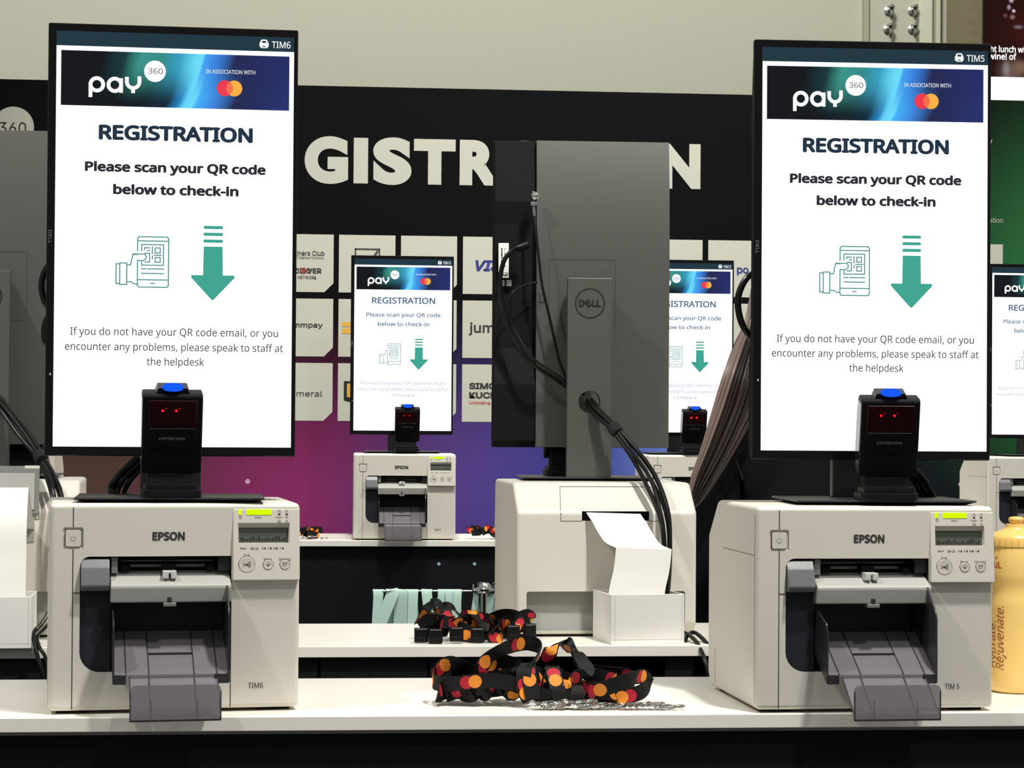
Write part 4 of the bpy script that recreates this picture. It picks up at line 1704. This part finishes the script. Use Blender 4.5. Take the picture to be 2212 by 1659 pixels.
def lanyard(label, pts, wds, clip=None, uoff=0.0, group=None, width=.0195, buckle=None, clipdir=None):
    o = Vector(pts[len(pts) // 2])
    t = thing('lanyard', label, 'lanyard', (o.x, o.y, ZD), 0, group)
    o = Vector((o.x, o.y, ZD))
    if not isinstance(wds, list):
        wds = [wds] * len(pts)
    mb = MB().use('strap')
    mb.ribbon([Vector(p) - o for p in pts], wds, width, .0009, uoff)
    part('strap', mb, t, smooth=60)
    if clip is not None:
        c = Vector(clip) - o
        c.z = max(c.z, .004)
        a = clipdir if clipdir is not None else random.uniform(-.8, .8)
        T = Matrix.Translation(c) @ Matrix.Rotation(a, 4, 'Z')
        mb = MB().use('chrome')
        mb.T = T
        mb.torus((0, 0, 0), .0062, .0013, 'z', 14, 6)
        mb.lathe([(.002, -.001), (.0036, 0), (.0036, .004), (.002, .005)], (.0075, 0, -.002), 10)
        mb.tube([(.009, 0, 0), (.014, .004, .0005), (.021, .005, .001), (.026, .001, .001), (.024, -.004, .0005), (.018, -.004, 0)], .0015, 6)
        mb.tube([(.011, -.001, 0), (.018, -.0045, 0)], .0011, 6)
        part('hook', mb, t, label='shiny steel hook')
    if buckle is not None:
        c = Vector(buckle[0]) - o
        mb = MB().use('black')
        mb.T = Matrix.Translation(c) @ Matrix.Rotation(buckle[1], 4, 'Z') @ Matrix.Rotation(buckle[2], 4, 'X')
        mb.box(-.0115, .0115, -.0035, .0035, -.012, .012, .0015, 2)
        mb.box(-.0085, .0085, -.0046, .0, -.0105, -.004, .0008, 1)
        mb.use('rail_grey').box(-.009, .009, -.0038, .0038, .0095, .0108)
        part('buckle', mb, t, label='black plastic buckle')
    return t


def path(*p):
    return [at(*q) for q in p]


FP = 'lanyards in the pile on the nearest counter'
lanyard('black lanyard with red and orange discs stretched along the pile\'s left end', path((940, 1452, 2.955), (936, 1472, 2.93), (965, 1478, 2.905), (1010, 1474, 2.90), (1060, 1470, 2.90), (1110, 1478, 2.895), (1160, 1498, 2.89), (1190, 1508, 2.885)), [Z_, Z_, (.1, -.2, 1), (0, -.1, 1), (0, 0, 1), (0, .1, 1), (0, .2, 1), Z_], at(1200, 1519, 2.876), 0.016, FP, clipdir=.2)
lanyard('black lanyard folded up at the upper left of the near pile', path((935, 1462, 2.96), (948, 1447, 2.945), (972, 1432, 2.935), (1000, 1440, 2.93), (1020, 1452, 2.94), (1050, 1440, 2.95), (1085, 1428, 2.955), (1120, 1440, 2.95)), [Z_, (.3, -.3, 1), (.5, -.5, .8), (.3, -.5, .8), (0, -.3, 1), Z_, (0, -.4, 1), Z_], at(1240, 1524, 2.866), .004, FP, clipdir=-.3)
lanyard('black lanyard standing in a tall arch at the centre of the near pile', path((1040, 1440, 2.92), (1062, 1416, 2.925), (1098, 1398, 2.95), (1135, 1389, 2.975), (1163, 1396, 2.97), (1166, 1412, 2.935), (1148, 1430, 2.905), (1132, 1450, 2.893), (1134, 1490, 2.887), (1144, 1514, 2.884)), [Z_, (.3, 0, 1), (.2, 0, 1), Z_, Z_, (.3, 0, 1), (.7, 0, .7), (1, 0, .3), X_, X_], at(1150, 1520, 2.872), .028, FP, clipdir=.1)
lanyard('black lanyard forming the right hump of the near pile', path((1170, 1450, 2.94), (1180, 1425, 2.93), (1196, 1398, 2.93), (1215, 1386, 2.955), (1236, 1400, 2.95), (1250, 1425, 2.925), (1262, 1450, 2.915), (1300, 1462, 2.92), (1330, 1468, 2.93)), [(.9, 0, .4), (.9, 0, .5), (.9, -.2, .5), (.9, -.4, .3), (.8, 0, -.5), (.8, 0, -.5), (.6, 0, -.7), Z_, Z_], at(1290, 1527, 2.868), .0, FP, clipdir=.5)
lanyard('black lanyard sloping down the right side of the hump', path((1215, 1400, 2.935), (1240, 1404, 2.918), (1258, 1428, 2.908), (1268, 1450, 2.90), (1246, 1462, 2.895), (1222, 1478, 2.89), (1215, 1505, 2.887)), [(.8, 0, -.5), (.8, 0, -.5), (.9, 0, -.4), (1, 0, 0), (.5, 0, .8), (.9, 0, .3), X_], at(1222, 1517, 2.876), .022, FP, clipdir=.0)
lanyard('black lanyard end hanging front and centre with orange marks', path((1140, 1432, 2.905), (1142, 1452, 2.893), (1146, 1480, 2.887), (1152, 1512, 2.882)), [(1, 0, .1), (1, 0, .05), X_, (1, 0, -.1)], at(1176, 1521, 2.870), .010, FP, clipdir=-.2)
lanyard('black lanyard end hanging right of the central one', path((1192, 1440, 2.91), (1197, 1458, 2.898), (1204, 1485, 2.888), (1212, 1512, 2.884)), X_, at(1250, 1516, 2.876), .013, FP, clipdir=.4)
lanyard('plain black lanyard end hanging rightmost at the pile front', path((1238, 1468, 2.915), (1242, 1480, 2.896), (1246, 1497, 2.888), (1246, 1514, 2.886)), X_, at(1268, 1523, 2.870), .034, FP, clipdir=.1)
lanyard('black lanyard looping out at the right end of the near pile', path((1270, 1494, 2.90), (1305, 1488, 2.893), (1340, 1474, 2.888), (1370, 1464, 2.892), (1392, 1462, 2.915), (1402, 1476, 2.925), (1386, 1494, 2.905), (1352, 1505, 2.90), (1320, 1508, 2.90)), [Z_, (0, -.2, 1), (.3, -.3, 1), (.3, -.2, 1), Z_, Z_, (-.2, 0, 1), (-.2, 0, 1), Z_], at(1345, 1522, 2.874), .020, FP, clipdir=.0)
lanyard('black lanyard stretched low toward the right end of the near pile', path((1255, 1448, 2.96), (1300, 1452, 2.965), (1345, 1456, 2.96), (1370, 1468, 2.94), (1352, 1485, 2.92), (1310, 1480, 2.91)), [Z_, (0, -.5, 1), (0, -.5, 1), Z_, Z_, Z_], at(1390, 1520, 2.884), .035, FP, clipdir=-.2)
# straps buried in the heap
rnd = random.Random(11)
for k in range(22):
    pts, ws = [], []
    px = 950 + k * 17 + rnd.uniform(-12, 12)
    for i in range(7):
        hump = 50 * exp(-((px - 1140) / 130.0) ** 2) + 16
        h = rnd.uniform(.15, .95) * hump
        Y = rnd.uniform(2.90, 2.965)
        base = at(px, 1480, Y)
        pts.append(Vector((base.x, Y, ZD + .010 + max(0, h / 1720.0))))
        a = rnd.uniform(-.6, .6)
        ws.append((sin(a), rnd.uniform(-.5, .5), cos(a)))
        px = min(1360, max(950, px + rnd.choice((-1, 1)) * rnd.uniform(16, 44)))
    clip = at(1150 + k * 13.5, 1519 + k * .5 + rnd.uniform(-3, 2), 2.870 if k < 15 else 2.862)
    clip.z = ZD
    lanyard('black lanyard buried inside the heap on the nearest counter', pts, ws, clip, rnd.uniform(0, .05), FP, clipdir=rnd.uniform(-.6, .4))

MP = 'lanyards in the pile on the middle counter'
lanyard('black lanyard curled up at the left top of the rear pile', path((905, 1345, 3.80), (915, 1325, 3.78), (935, 1303, 3.78), (955, 1312, 3.77), (965, 1330, 3.765), (948, 1340, 3.75), (922, 1338, 3.745), (905, 1352, 3.74)), [(.8, 0, .5), (.8, 0, .6), (.9, -.3, .4), (.8, 0, -.5), (.9, 0, -.3), (0, -.3, 1), (0, -.3, 1), (.4, 0, 1)], None, .012, MP, buckle=(at(910, 1372, 3.722), .1, 0))
lanyard('black lanyard arched behind the curl in the rear pile', path((940, 1325, 3.80), (962, 1312, 3.80), (985, 1320, 3.79), (1000, 1338, 3.78), (1030, 1342, 3.78)), [(.6, 0, .7), (.7, -.2, .4), (.8, 0, -.6), (.5, 0, -.8), Z_], None, .03, MP, buckle=(at(941, 1374, 3.712), -.05, 0))
lanyard('black lanyard crossing the middle of the rear pile', path((995, 1345, 3.77), (1015, 1322, 3.77), (1030, 1335, 3.75), (1045, 1352, 3.74), (1030, 1368, 3.735), (1000, 1372, 3.735)), [(.7, 0, .6), (.8, 0, .3), (.8, 0, -.5), (.9, 0, -.2), Z_, Z_], None, .006, MP, buckle=(at(986, 1370, 3.72), .15, 0))
lanyard('black lanyard draped over the right half of the rear pile', path((1045, 1350, 3.78), (1060, 1335, 3.775), (1085, 1326, 3.77), (1112, 1330, 3.76), (1122, 1345, 3.75), (1108, 1362, 3.74)), [(.4, 0, .9), (.4, -.5, .8), (0, -.6, .8), (.3, -.3, .9), (.8, 0, .4), (.8, 0, -.3)], None, .02, MP, buckle=(at(1032, 1372, 3.722), -.1, 0))
lanyard('black lanyard fanned at the front of the rear pile', path((1085, 1338, 3.76), (1070, 1355, 3.735), (1058, 1372, 3.725), (1082, 1379, 3.722), (1070, 1366, 3.73)), [(.6, 0, .7), (.7, 0, .6), (.6, -.2, .7), Z_, Z_], None, .04, MP, buckle=(at(1108, 1366, 3.725), .2, 0))
lanyard('black lanyard with its buckle at the rear pile\'s right end', path((1120, 1335, 3.79), (1140, 1328, 3.79), (1148, 1340, 3.785), (1132, 1352, 3.77), (1110, 1354, 3.765)), [Z_, (.3, 0, 1), (.5, 0, .8), Z_, Z_], None, .0, MP, buckle=(at(1144, 1363, 3.735), .5, 0))
for k in range(11):
    pts, ws = [], []
    px = 915 + k * 21 + rnd.uniform(-8, 8)
    for i in range(6):
        Y = rnd.uniform(3.74, 3.80)
        b = at(px, 1380, Y)
        pts.append(Vector((b.x, Y, ZD + .010 + rnd.uniform(0, .030))))
        a = rnd.uniform(-.6, .6)
        ws.append((sin(a), rnd.uniform(-.5, .5), cos(a)))
        px = min(1140, max(908, px + rnd.choice((-1, 1)) * rnd.uniform(12, 34)))
    lanyard('black lanyard buried inside the heap on the middle counter', pts, ws, None, rnd.uniform(0, .05), MP)


def small_pile(px0, px1, Yb, n, hooks, lab, grp, h):
    for k in range(n):
        pts, ws = [], []
        px = px0 + (px1 - px0) * (k + .5) / n
        for i in range(6):
            Y = rnd.uniform(Yb, Yb + .08)
            b = at(px, 1160, Y)
            pts.append(Vector((b.x, Y, ZD + .010 + rnd.uniform(0, h))))
            a = rnd.uniform(-.7, .7)
            ws.append((sin(a), rnd.uniform(-.4, .4), cos(a)))
            px = min(px1, max(px0, px + rnd.choice((-1, 1)) * rnd.uniform(6, 22)))
        c = None
        if hooks:
            c = at(px0 + 6 + (px1 - px0 - 16) * k / max(1, n - 1), 1163, Yb - .012)
            c.z = ZD + .004 + rnd.uniform(0, .022)
        lanyard(lab, pts, ws, c, rnd.uniform(0, .05), grp)


small_pile(600, 700, 6.90, 5, True, 'lanyard in the small heap left of the far printer', 'lanyards left of the far printer', .020)
small_pile(1008, 1085, 6.90, 4, False, 'lanyard in the small heap right of the far printer', 'lanyards right of the far printer', .026)

# ---- rail with mint straps
YR = 6.40
zr = at(940, 1277, YR).z
xa, xb = at(812, 1275, YR).x, at(1120, 1275, YR).x
t = thing('strap_rail', 'thin steel rail on a chrome post below the far counter', 'rail', ((xa + xb) / 2, YR, 0))
mb = MB().use('steel')
mb.tube([(xa - (xa + xb) / 2, 0, zr), (xb - (xa + xb) / 2, 0, zr)], .0032, 10, False)
part('rail', mb, t)
px_ = at(1046, 1270, YR).x - (xa + xb) / 2
mb = MB().use('chrome')
mb.lathe([(.012, .01), (.012, zr - .006), (.030, zr - .004), (.036, zr + .002), (.036, zr + .007), (.022, zr + .010), (.018, zr + .018), (.012, zr + .024), (.0, zr + .025)], (px_, 0, 0), 28)
mb.lathe([(.12, 0), (.12, .008), (.02, .014)], (px_, 0, 0), 32)
part('post', mb, t)
mb = MB().use('chrome')
for k in range(4):
    mb.torus((px_ - .032 + k * .021, -.006, zr + .012 + .006 * (k % 2)), .007, .002, ('x', 'y', 'z', 'y')[k], 14, 6)
part('ring', mb, t)
mints = [(817, 24, -3, 'leftmost mint strap on the rail'), (846, 26, -26, 'slanted mint strap second on the rail'), (866, 30, -2, 'wide mint strap third on the rail'),
         (892, 22, -2, 'mint strap fourth on the rail above the white counter'), (922, 23, 8, 'mint strap fifth on the rail, behind the black heap'), (955, 20, -9, 'mint strap sixth on the rail, behind the black heap'),
         (972, 20, 3, 'mint strap seventh on the rail, behind the black heap'), (988, 18, -3, 'mint strap eighth on the rail, beside the chrome post'), (1028, 12, -9, 'narrow mint strap left of the chrome post'), (1060, 16, -14, 'mint strap curving right of the chrome post')]
for px, w, lean, lab in mints:
    c = at(px, 1277, YR)
    k = .00131
    wid = w * k
    o = Vector((c.x, YR, zr))
    dxl = lean * k * 2.2
    tw = ((px * 7) % 11 - 5) * .09
    mb = MB().use('mint')
    pts = [Vector((dxl, -.014, -.26)), Vector((dxl * .45, -.011, -.10)), Vector((0, -.0075, -.012)), Vector((0, 0, .0048)), Vector((0, .0075, -.012)), Vector((.006, .011, -.09)), Vector((.016, .014, -.26))]
    mb.ribbon(pts, [(cos(tw), sin(tw), 0)] * 3 + [X_] + [(cos(.5), sin(.5) * (1 if tw > 0 else -1), 0)] * 3, wid, .0012)
    o2 = part('mint_strap', mb, None, smooth=60)
    o2.location = o
    tag(o2, lab, 'strap', 'mint straps on the rail')

# ================================================================== bottle
c = at(2186, 1494, 3.034)
t = thing('water_bottle', 'yellow squeeze bottle beside the right printer with rust lettering', 'bottle', (at(2194, 1494, 3.034).x, 3.034, ZD), 0)


def bprof(mb):
    mb.use('bottle').lathe([(.0, .0), (.030, .0), (.0345, .003), (.0365, .010), (.0370, .030), (.0370, .116), (.0368, .124), (.0352, .132), (.0346, .140), (.0352, .148), (.0370, .156), (.0372, .162), (.0370, .197), (.036, .199)], n=56)


part('body', bprof, t, smooth=60)


def bcap(mb):
    mb.use('bottle_cap').lathe([(.0355, .1985), (.0378, .200), (.0378, .2105), (.0345, .215), (.026, .2195), (.017, .2225), (.0145, .2255), (.0140, .2295), (.011, .230)], n=56)
    for k in range(28):
        a = 2 * pi * k / 28
        mb.box(.0377 * cos(a) - .0007, .0377 * cos(a) + .0007, .0377 * sin(a) - .0007, .0377 * sin(a) + .0007, .2010, .2095)


part('cap', bcap, t, smooth=50, label='yellow screw cap')


def bnoz(mb):
    mb.use('bottle_cap').lathe([(.0080, .2285), (.0078, .2305), (.0095, .2320), (.0108, .2345), (.0108, .2365), (.0092, .2388), (.005, .2398), (0, .2398)], n=40)


part('nozzle', bnoz, t, smooth=60, label='yellow push nozzle')


def wrap_text(mb, s, deg, z0, z1, cap, r, bold, shear, m, vertical=True):
    """lettering wrapped on the round body"""
    vs, fs = text_shape(s, bold, shear)
    x0, x1 = min(v.x for v in vs), max(v.x for v in vs)
    sx = (z1 - z0) / (x1 - x0) if vertical else (cap / cap_height(bold))
    sy = cap / cap_height(bold)
    out = []
    for v in vs:
        if vertical:
            arc, z = -(v.y * sy), z0 + (v.x - x0) * sx
        else:
            arc, z = (v.x - x0) * sx, z0 + v.y * sy
        a = radians(deg) + arc / r
        out.append((r * cos(a), r * sin(a), z))
    mb.use(m).add(out, fs)


def bslogan(mb):
    wrap_text(mb, 'Rejuvenate.', 226, .032, .119, .0125, .0373, .0, .3, 'brown_print')
    wrap_text(mb, 'Hydrate.', 205, .034, .098, .0125, .0373, .0, .0, 'brown_print')


def bmark(mb):
    wrap_text(mb, 'UL', 200, .1705, .18, .0085, .0373, .02, 0, 'red_print', False)
    wrap_text(mb, "o'", 204, .1825, .19, .0045, .0373, .02, 0, 'red_print', False)


part('slogan_print', bslogan, t, smooth=0)
part('mark_print', bmark, t, smooth=0)


# ================================================================== person between the counters
def skin_mesh(name, verts, edges, radii, root, levels=2):
    me = bpy.data.meshes.new(name)
    me.from_pydata(verts, edges, [])
    o = bpy.data.objects.new(name, me)
    COL.objects.link(o)
    sk = o.modifiers.new('s', 'SKIN')
    sk.use_smooth_shade = True
    for i, r in enumerate(radii):
        rr = r if isinstance(r, tuple) else (r, r)
        me.skin_vertices[0].data[i].radius = rr
    me.skin_vertices[0].data[root].use_root = True
    ss = o.modifiers.new('u', 'SUBSURF')
    ss.levels = ss.render_levels = levels
    out = bpy.data.meshes.new_from_object(o.evaluated_get(bpy.context.evaluated_depsgraph_get()))
    bpy.data.objects.remove(o)
    bpy.data.meshes.remove(me)
    out.name = name
    return out


YP = 4.98
pc = at(1700, 640, YP)
person = thing('person', 'person seen from behind in a black jacket with long brown hair', 'person', (pc.x + .035, YP, 0))
HZ = pc.z - .01      # middle of the head


def body_graph():
    V, E_, R_ = [], [], []

    def v(p, r, par=None):
        V.append(p); R_.append(r)
        if par is not None:
            E_.append((par, len(V) - 1))
        return len(V) - 1
    pel = v((0, 0, .96), (.145, .105))
    wst = v((0, .01, 1.12), (.120, .090), pel)
    che = v((0, .0, 1.30), (.150, .105), wst)
    shc = v((0, -.005, 1.36), (.110, .080), che)
    nck = v((0, .005, 1.47), (.055, .058), shc)
    nk2 = v((0, .015, 1.55), (.052, .055), nck)
    hd0 = v((0, .035, HZ - .05), (.064, .080), nk2)
    hd1 = v((0, .030, HZ + .03), (.074, .092), hd0)
    v((0, .025, HZ + .09), (.055, .068), hd1)
    v((0, .128, HZ - .012), (.011, .014), hd0)
    arms, legs = [], []
    for s in (-1, 1):
        sh = v((s * .145, -.005, 1.325), (.056, .056), shc)
        e0 = v((s * .208, -.01, 1.22), (.046, .046), sh)
        el = v((s * .235, .0, 1.12), (.040, .040), e0)
        fo = v((s * .225, .06, 1.00), (.033, .033), el)
        wr = v((s * .21, .10, .90), (.023, .025), fo)
        pm = v((s * .205, .125, .84), (.018, .036), wr)
        for dx, ln in ((-.026, .060), (-.009, .074), (.009, .079), (.026, .068)):
            f1 = v((s * .205 + dx * .35, .140 + dx, .805), .0095, pm)
            f2 = v((s * .203 + dx * .35, .150 + dx, .805 - ln * .55), .0088, f1)
            v((s * .198 + dx * .3, .152 + dx, .805 - ln), .0078, f2)
        t1 = v((s * .195, .085, .850), .011, wr)
        v((s * .188, .092, .815), .0095, t1)
        hp = v((s * .09, 0, .88), (.088, .092), pel)
        kn = v((s * .10, .015, .50), (.058, .060), hp)
        cf = v((s * .10, -.01, .33), (.052, .056), kn)
        an = v((s * .10, -.01, .09), (.036, .038), cf)
        v((s * .105, .10, .035), (.036, .026), an)
    return V, E_, R_


V, E_, R_ = body_graph()
R_[0], R_[1], R_[2] = (.120, .085), (.105, .075), (.125, .085)
me = skin_mesh('body', V, E_, R_, 0, 1)
me.materials.clear()
me.materials.append(M['skin'])
mesh_part('body', me, person, 180)
# jacket
JV = [(0, 0, .84), (0, .008, 1.04), (0, -.004, 1.22), (0, -.008, 1.345), (0, .01, 1.47)]
JR = [(.182, .140), (.172, .130), (.172, .128), (.150, .108), (.070, .072)]
JE = [(0, 1), (1, 2), (2, 3), (3, 4)]
for s in (-1, 1):
    b = len(JV)
    JV += [(s * .140, -.008, 1.325), (s * .208, -.012, 1.21), (s * .240, 0, 1.10), (s * .236, .06, 1.00), (s * .222, .095, .915)]
    JR += [(.074, .074), (.066, .066), (.058, .058), (.050, .050), (.042, .042)]
    JE += [(3, b), (b, b + 1), (b + 1, b + 2), (b + 2, b + 3), (b + 3, b + 4)]
me = skin_mesh('jacket', JV, JE, JR, 0, 2)
me.materials.clear()
me.materials.append(M['jacket'])
mesh_part('jacket', me, person, 180, 'black jacket')
TV = [(0, 0, .96), (-.09, 0, .86), (-.10, .012, .50), (-.10, -.01, .10), (.09, 0, .86), (.10, .012, .50), (.10, -.01, .10)]
TR = [(.150, .112), (.100, .102), (.074, .076), (.058, .060), (.100, .102), (.074, .076), (.058, .060)]
me = skin_mesh('trousers', TV, [(0, 1), (1, 2), (2, 3), (0, 4), (4, 5), (5, 6)], TR, 0, 2)
me.materials.clear()
me.materials.append(M['trouser'])
mesh_part('trousers', me, person, 180, 'black trousers')
for s in (-1, 1):
    mb = MB().use('shoe')
    mb.prism([(-.075, .0), (.165, .0), (.175, .02), (.16, .045), (.08, .075), (-.02, .10), (-.075, .085)], s * .10 - .045, s * .10 + .045, 'x', .014, 3)
    part('shoe', mb, person, smooth=60, label='black shoe')
# hair: locks falling from the crown over the left shoulder blade and down the back
ph = person.location
hair = MB()
rnd = random.Random(21)
outer = [(1640, 560), (1612, 690), (1590, 745), (1567, 805), (1544, 880), (1517, 965), (1496, 1025), (1484, 1075), (1478, 1096)]
inner = [(1690, 560), (1672, 690), (1664, 760), (1652, 830), (1634, 890), (1596, 965), (1556, 1030), (1516, 1085), (1492, 1104)]
for k in range(150):
    t_ = (k + .5) / 150 + rnd.uniform(-.03, .03)
    tt = min(1, max(0, t_))
    dep = rnd.uniform(0, 1)
    pts = []
    stop = 9 if rnd.random() < .7 else rnd.choice((7, 8))
    for i in range(stop):
        a, b = outer[i], inner[i]
        w_ = 1.5 * sin(i * 1.3 + k) * (1 if 1 < i else 0)
        q = at(a[0] + (b[0] - a[0]) * tt + w_, a[1] + (b[1] - a[1]) * tt, YP - .10 - .065 * min(1, i / 3.0) - dep * .03 * (1 - .5 * i / 8))
        pts.append(q - ph)
    crown = Vector((rnd.uniform(-.03, .03), .02, HZ + .118))
    side = Vector((-.055 - .03 * (1 - tt), -.050 - .02 * tt, HZ + .06))
    pts = [crown, side] + pts
    hair.use('hair_lit' if tt < .20 and rnd.random() < .75 else ('hair2' if rnd.random() < .35 else 'hair'))  # outer left locks take the painted screen-lit tone
    hair.tube(pts, .0036, 5, True, lambda u: 1.0 if u < .6 else max(.12, 1 - (u - .6) * 2.2))
for k in range(110):
    a = pi + pi * (k + .5) / 110 + rnd.uniform(-.05, .05)      # round the back of the head, left to right
    x_, y_ = cos(a), sin(a)
    L = rnd.uniform(.16, .29)
    pts = [Vector((x_ * .02, .02, HZ + .120)), Vector((x_ * .07, .02 + y_ * .075, HZ + .085)), Vector((x_ * .092, .018 + y_ * .112, HZ)),
           Vector((x_ * .095, .0 + y_ * .115, HZ - .12)), Vector((x_ * .105 - .01, -.035 + y_ * .110, HZ - .22)), Vector((x_ * .10 - .02, -.06 + y_ * .095, HZ - L))]
    hair.use('hair' if rnd.random() < .6 else 'hair2')
    hair.tube(pts, .0055, 5, True, lambda u: 1.0 if u < .4 else max(.08, 1 - (u - .4) * 1.6))
hair.use('hair').lathe([(0, -.045), (.070, -.04), (.096, 0), (.092, .05), (.066, .098), (.03, .118), (0, .122)], (0, .005, HZ), 24)
part('hair', hair, person, smooth=60, label='long brown hair')
# collar and shoulder seams of the jacket
mb = MB().use('trouser')
mb.tube([at(1540, 962, 4.845) - ph, at(1556, 969, 4.84) - ph, at(1576, 962, 4.835) - ph, at(1592, 1000, 4.83) - ph, at(1604, 1035, 4.83) - ph], .0022, 6)
part('jacket_seam', mb, person)
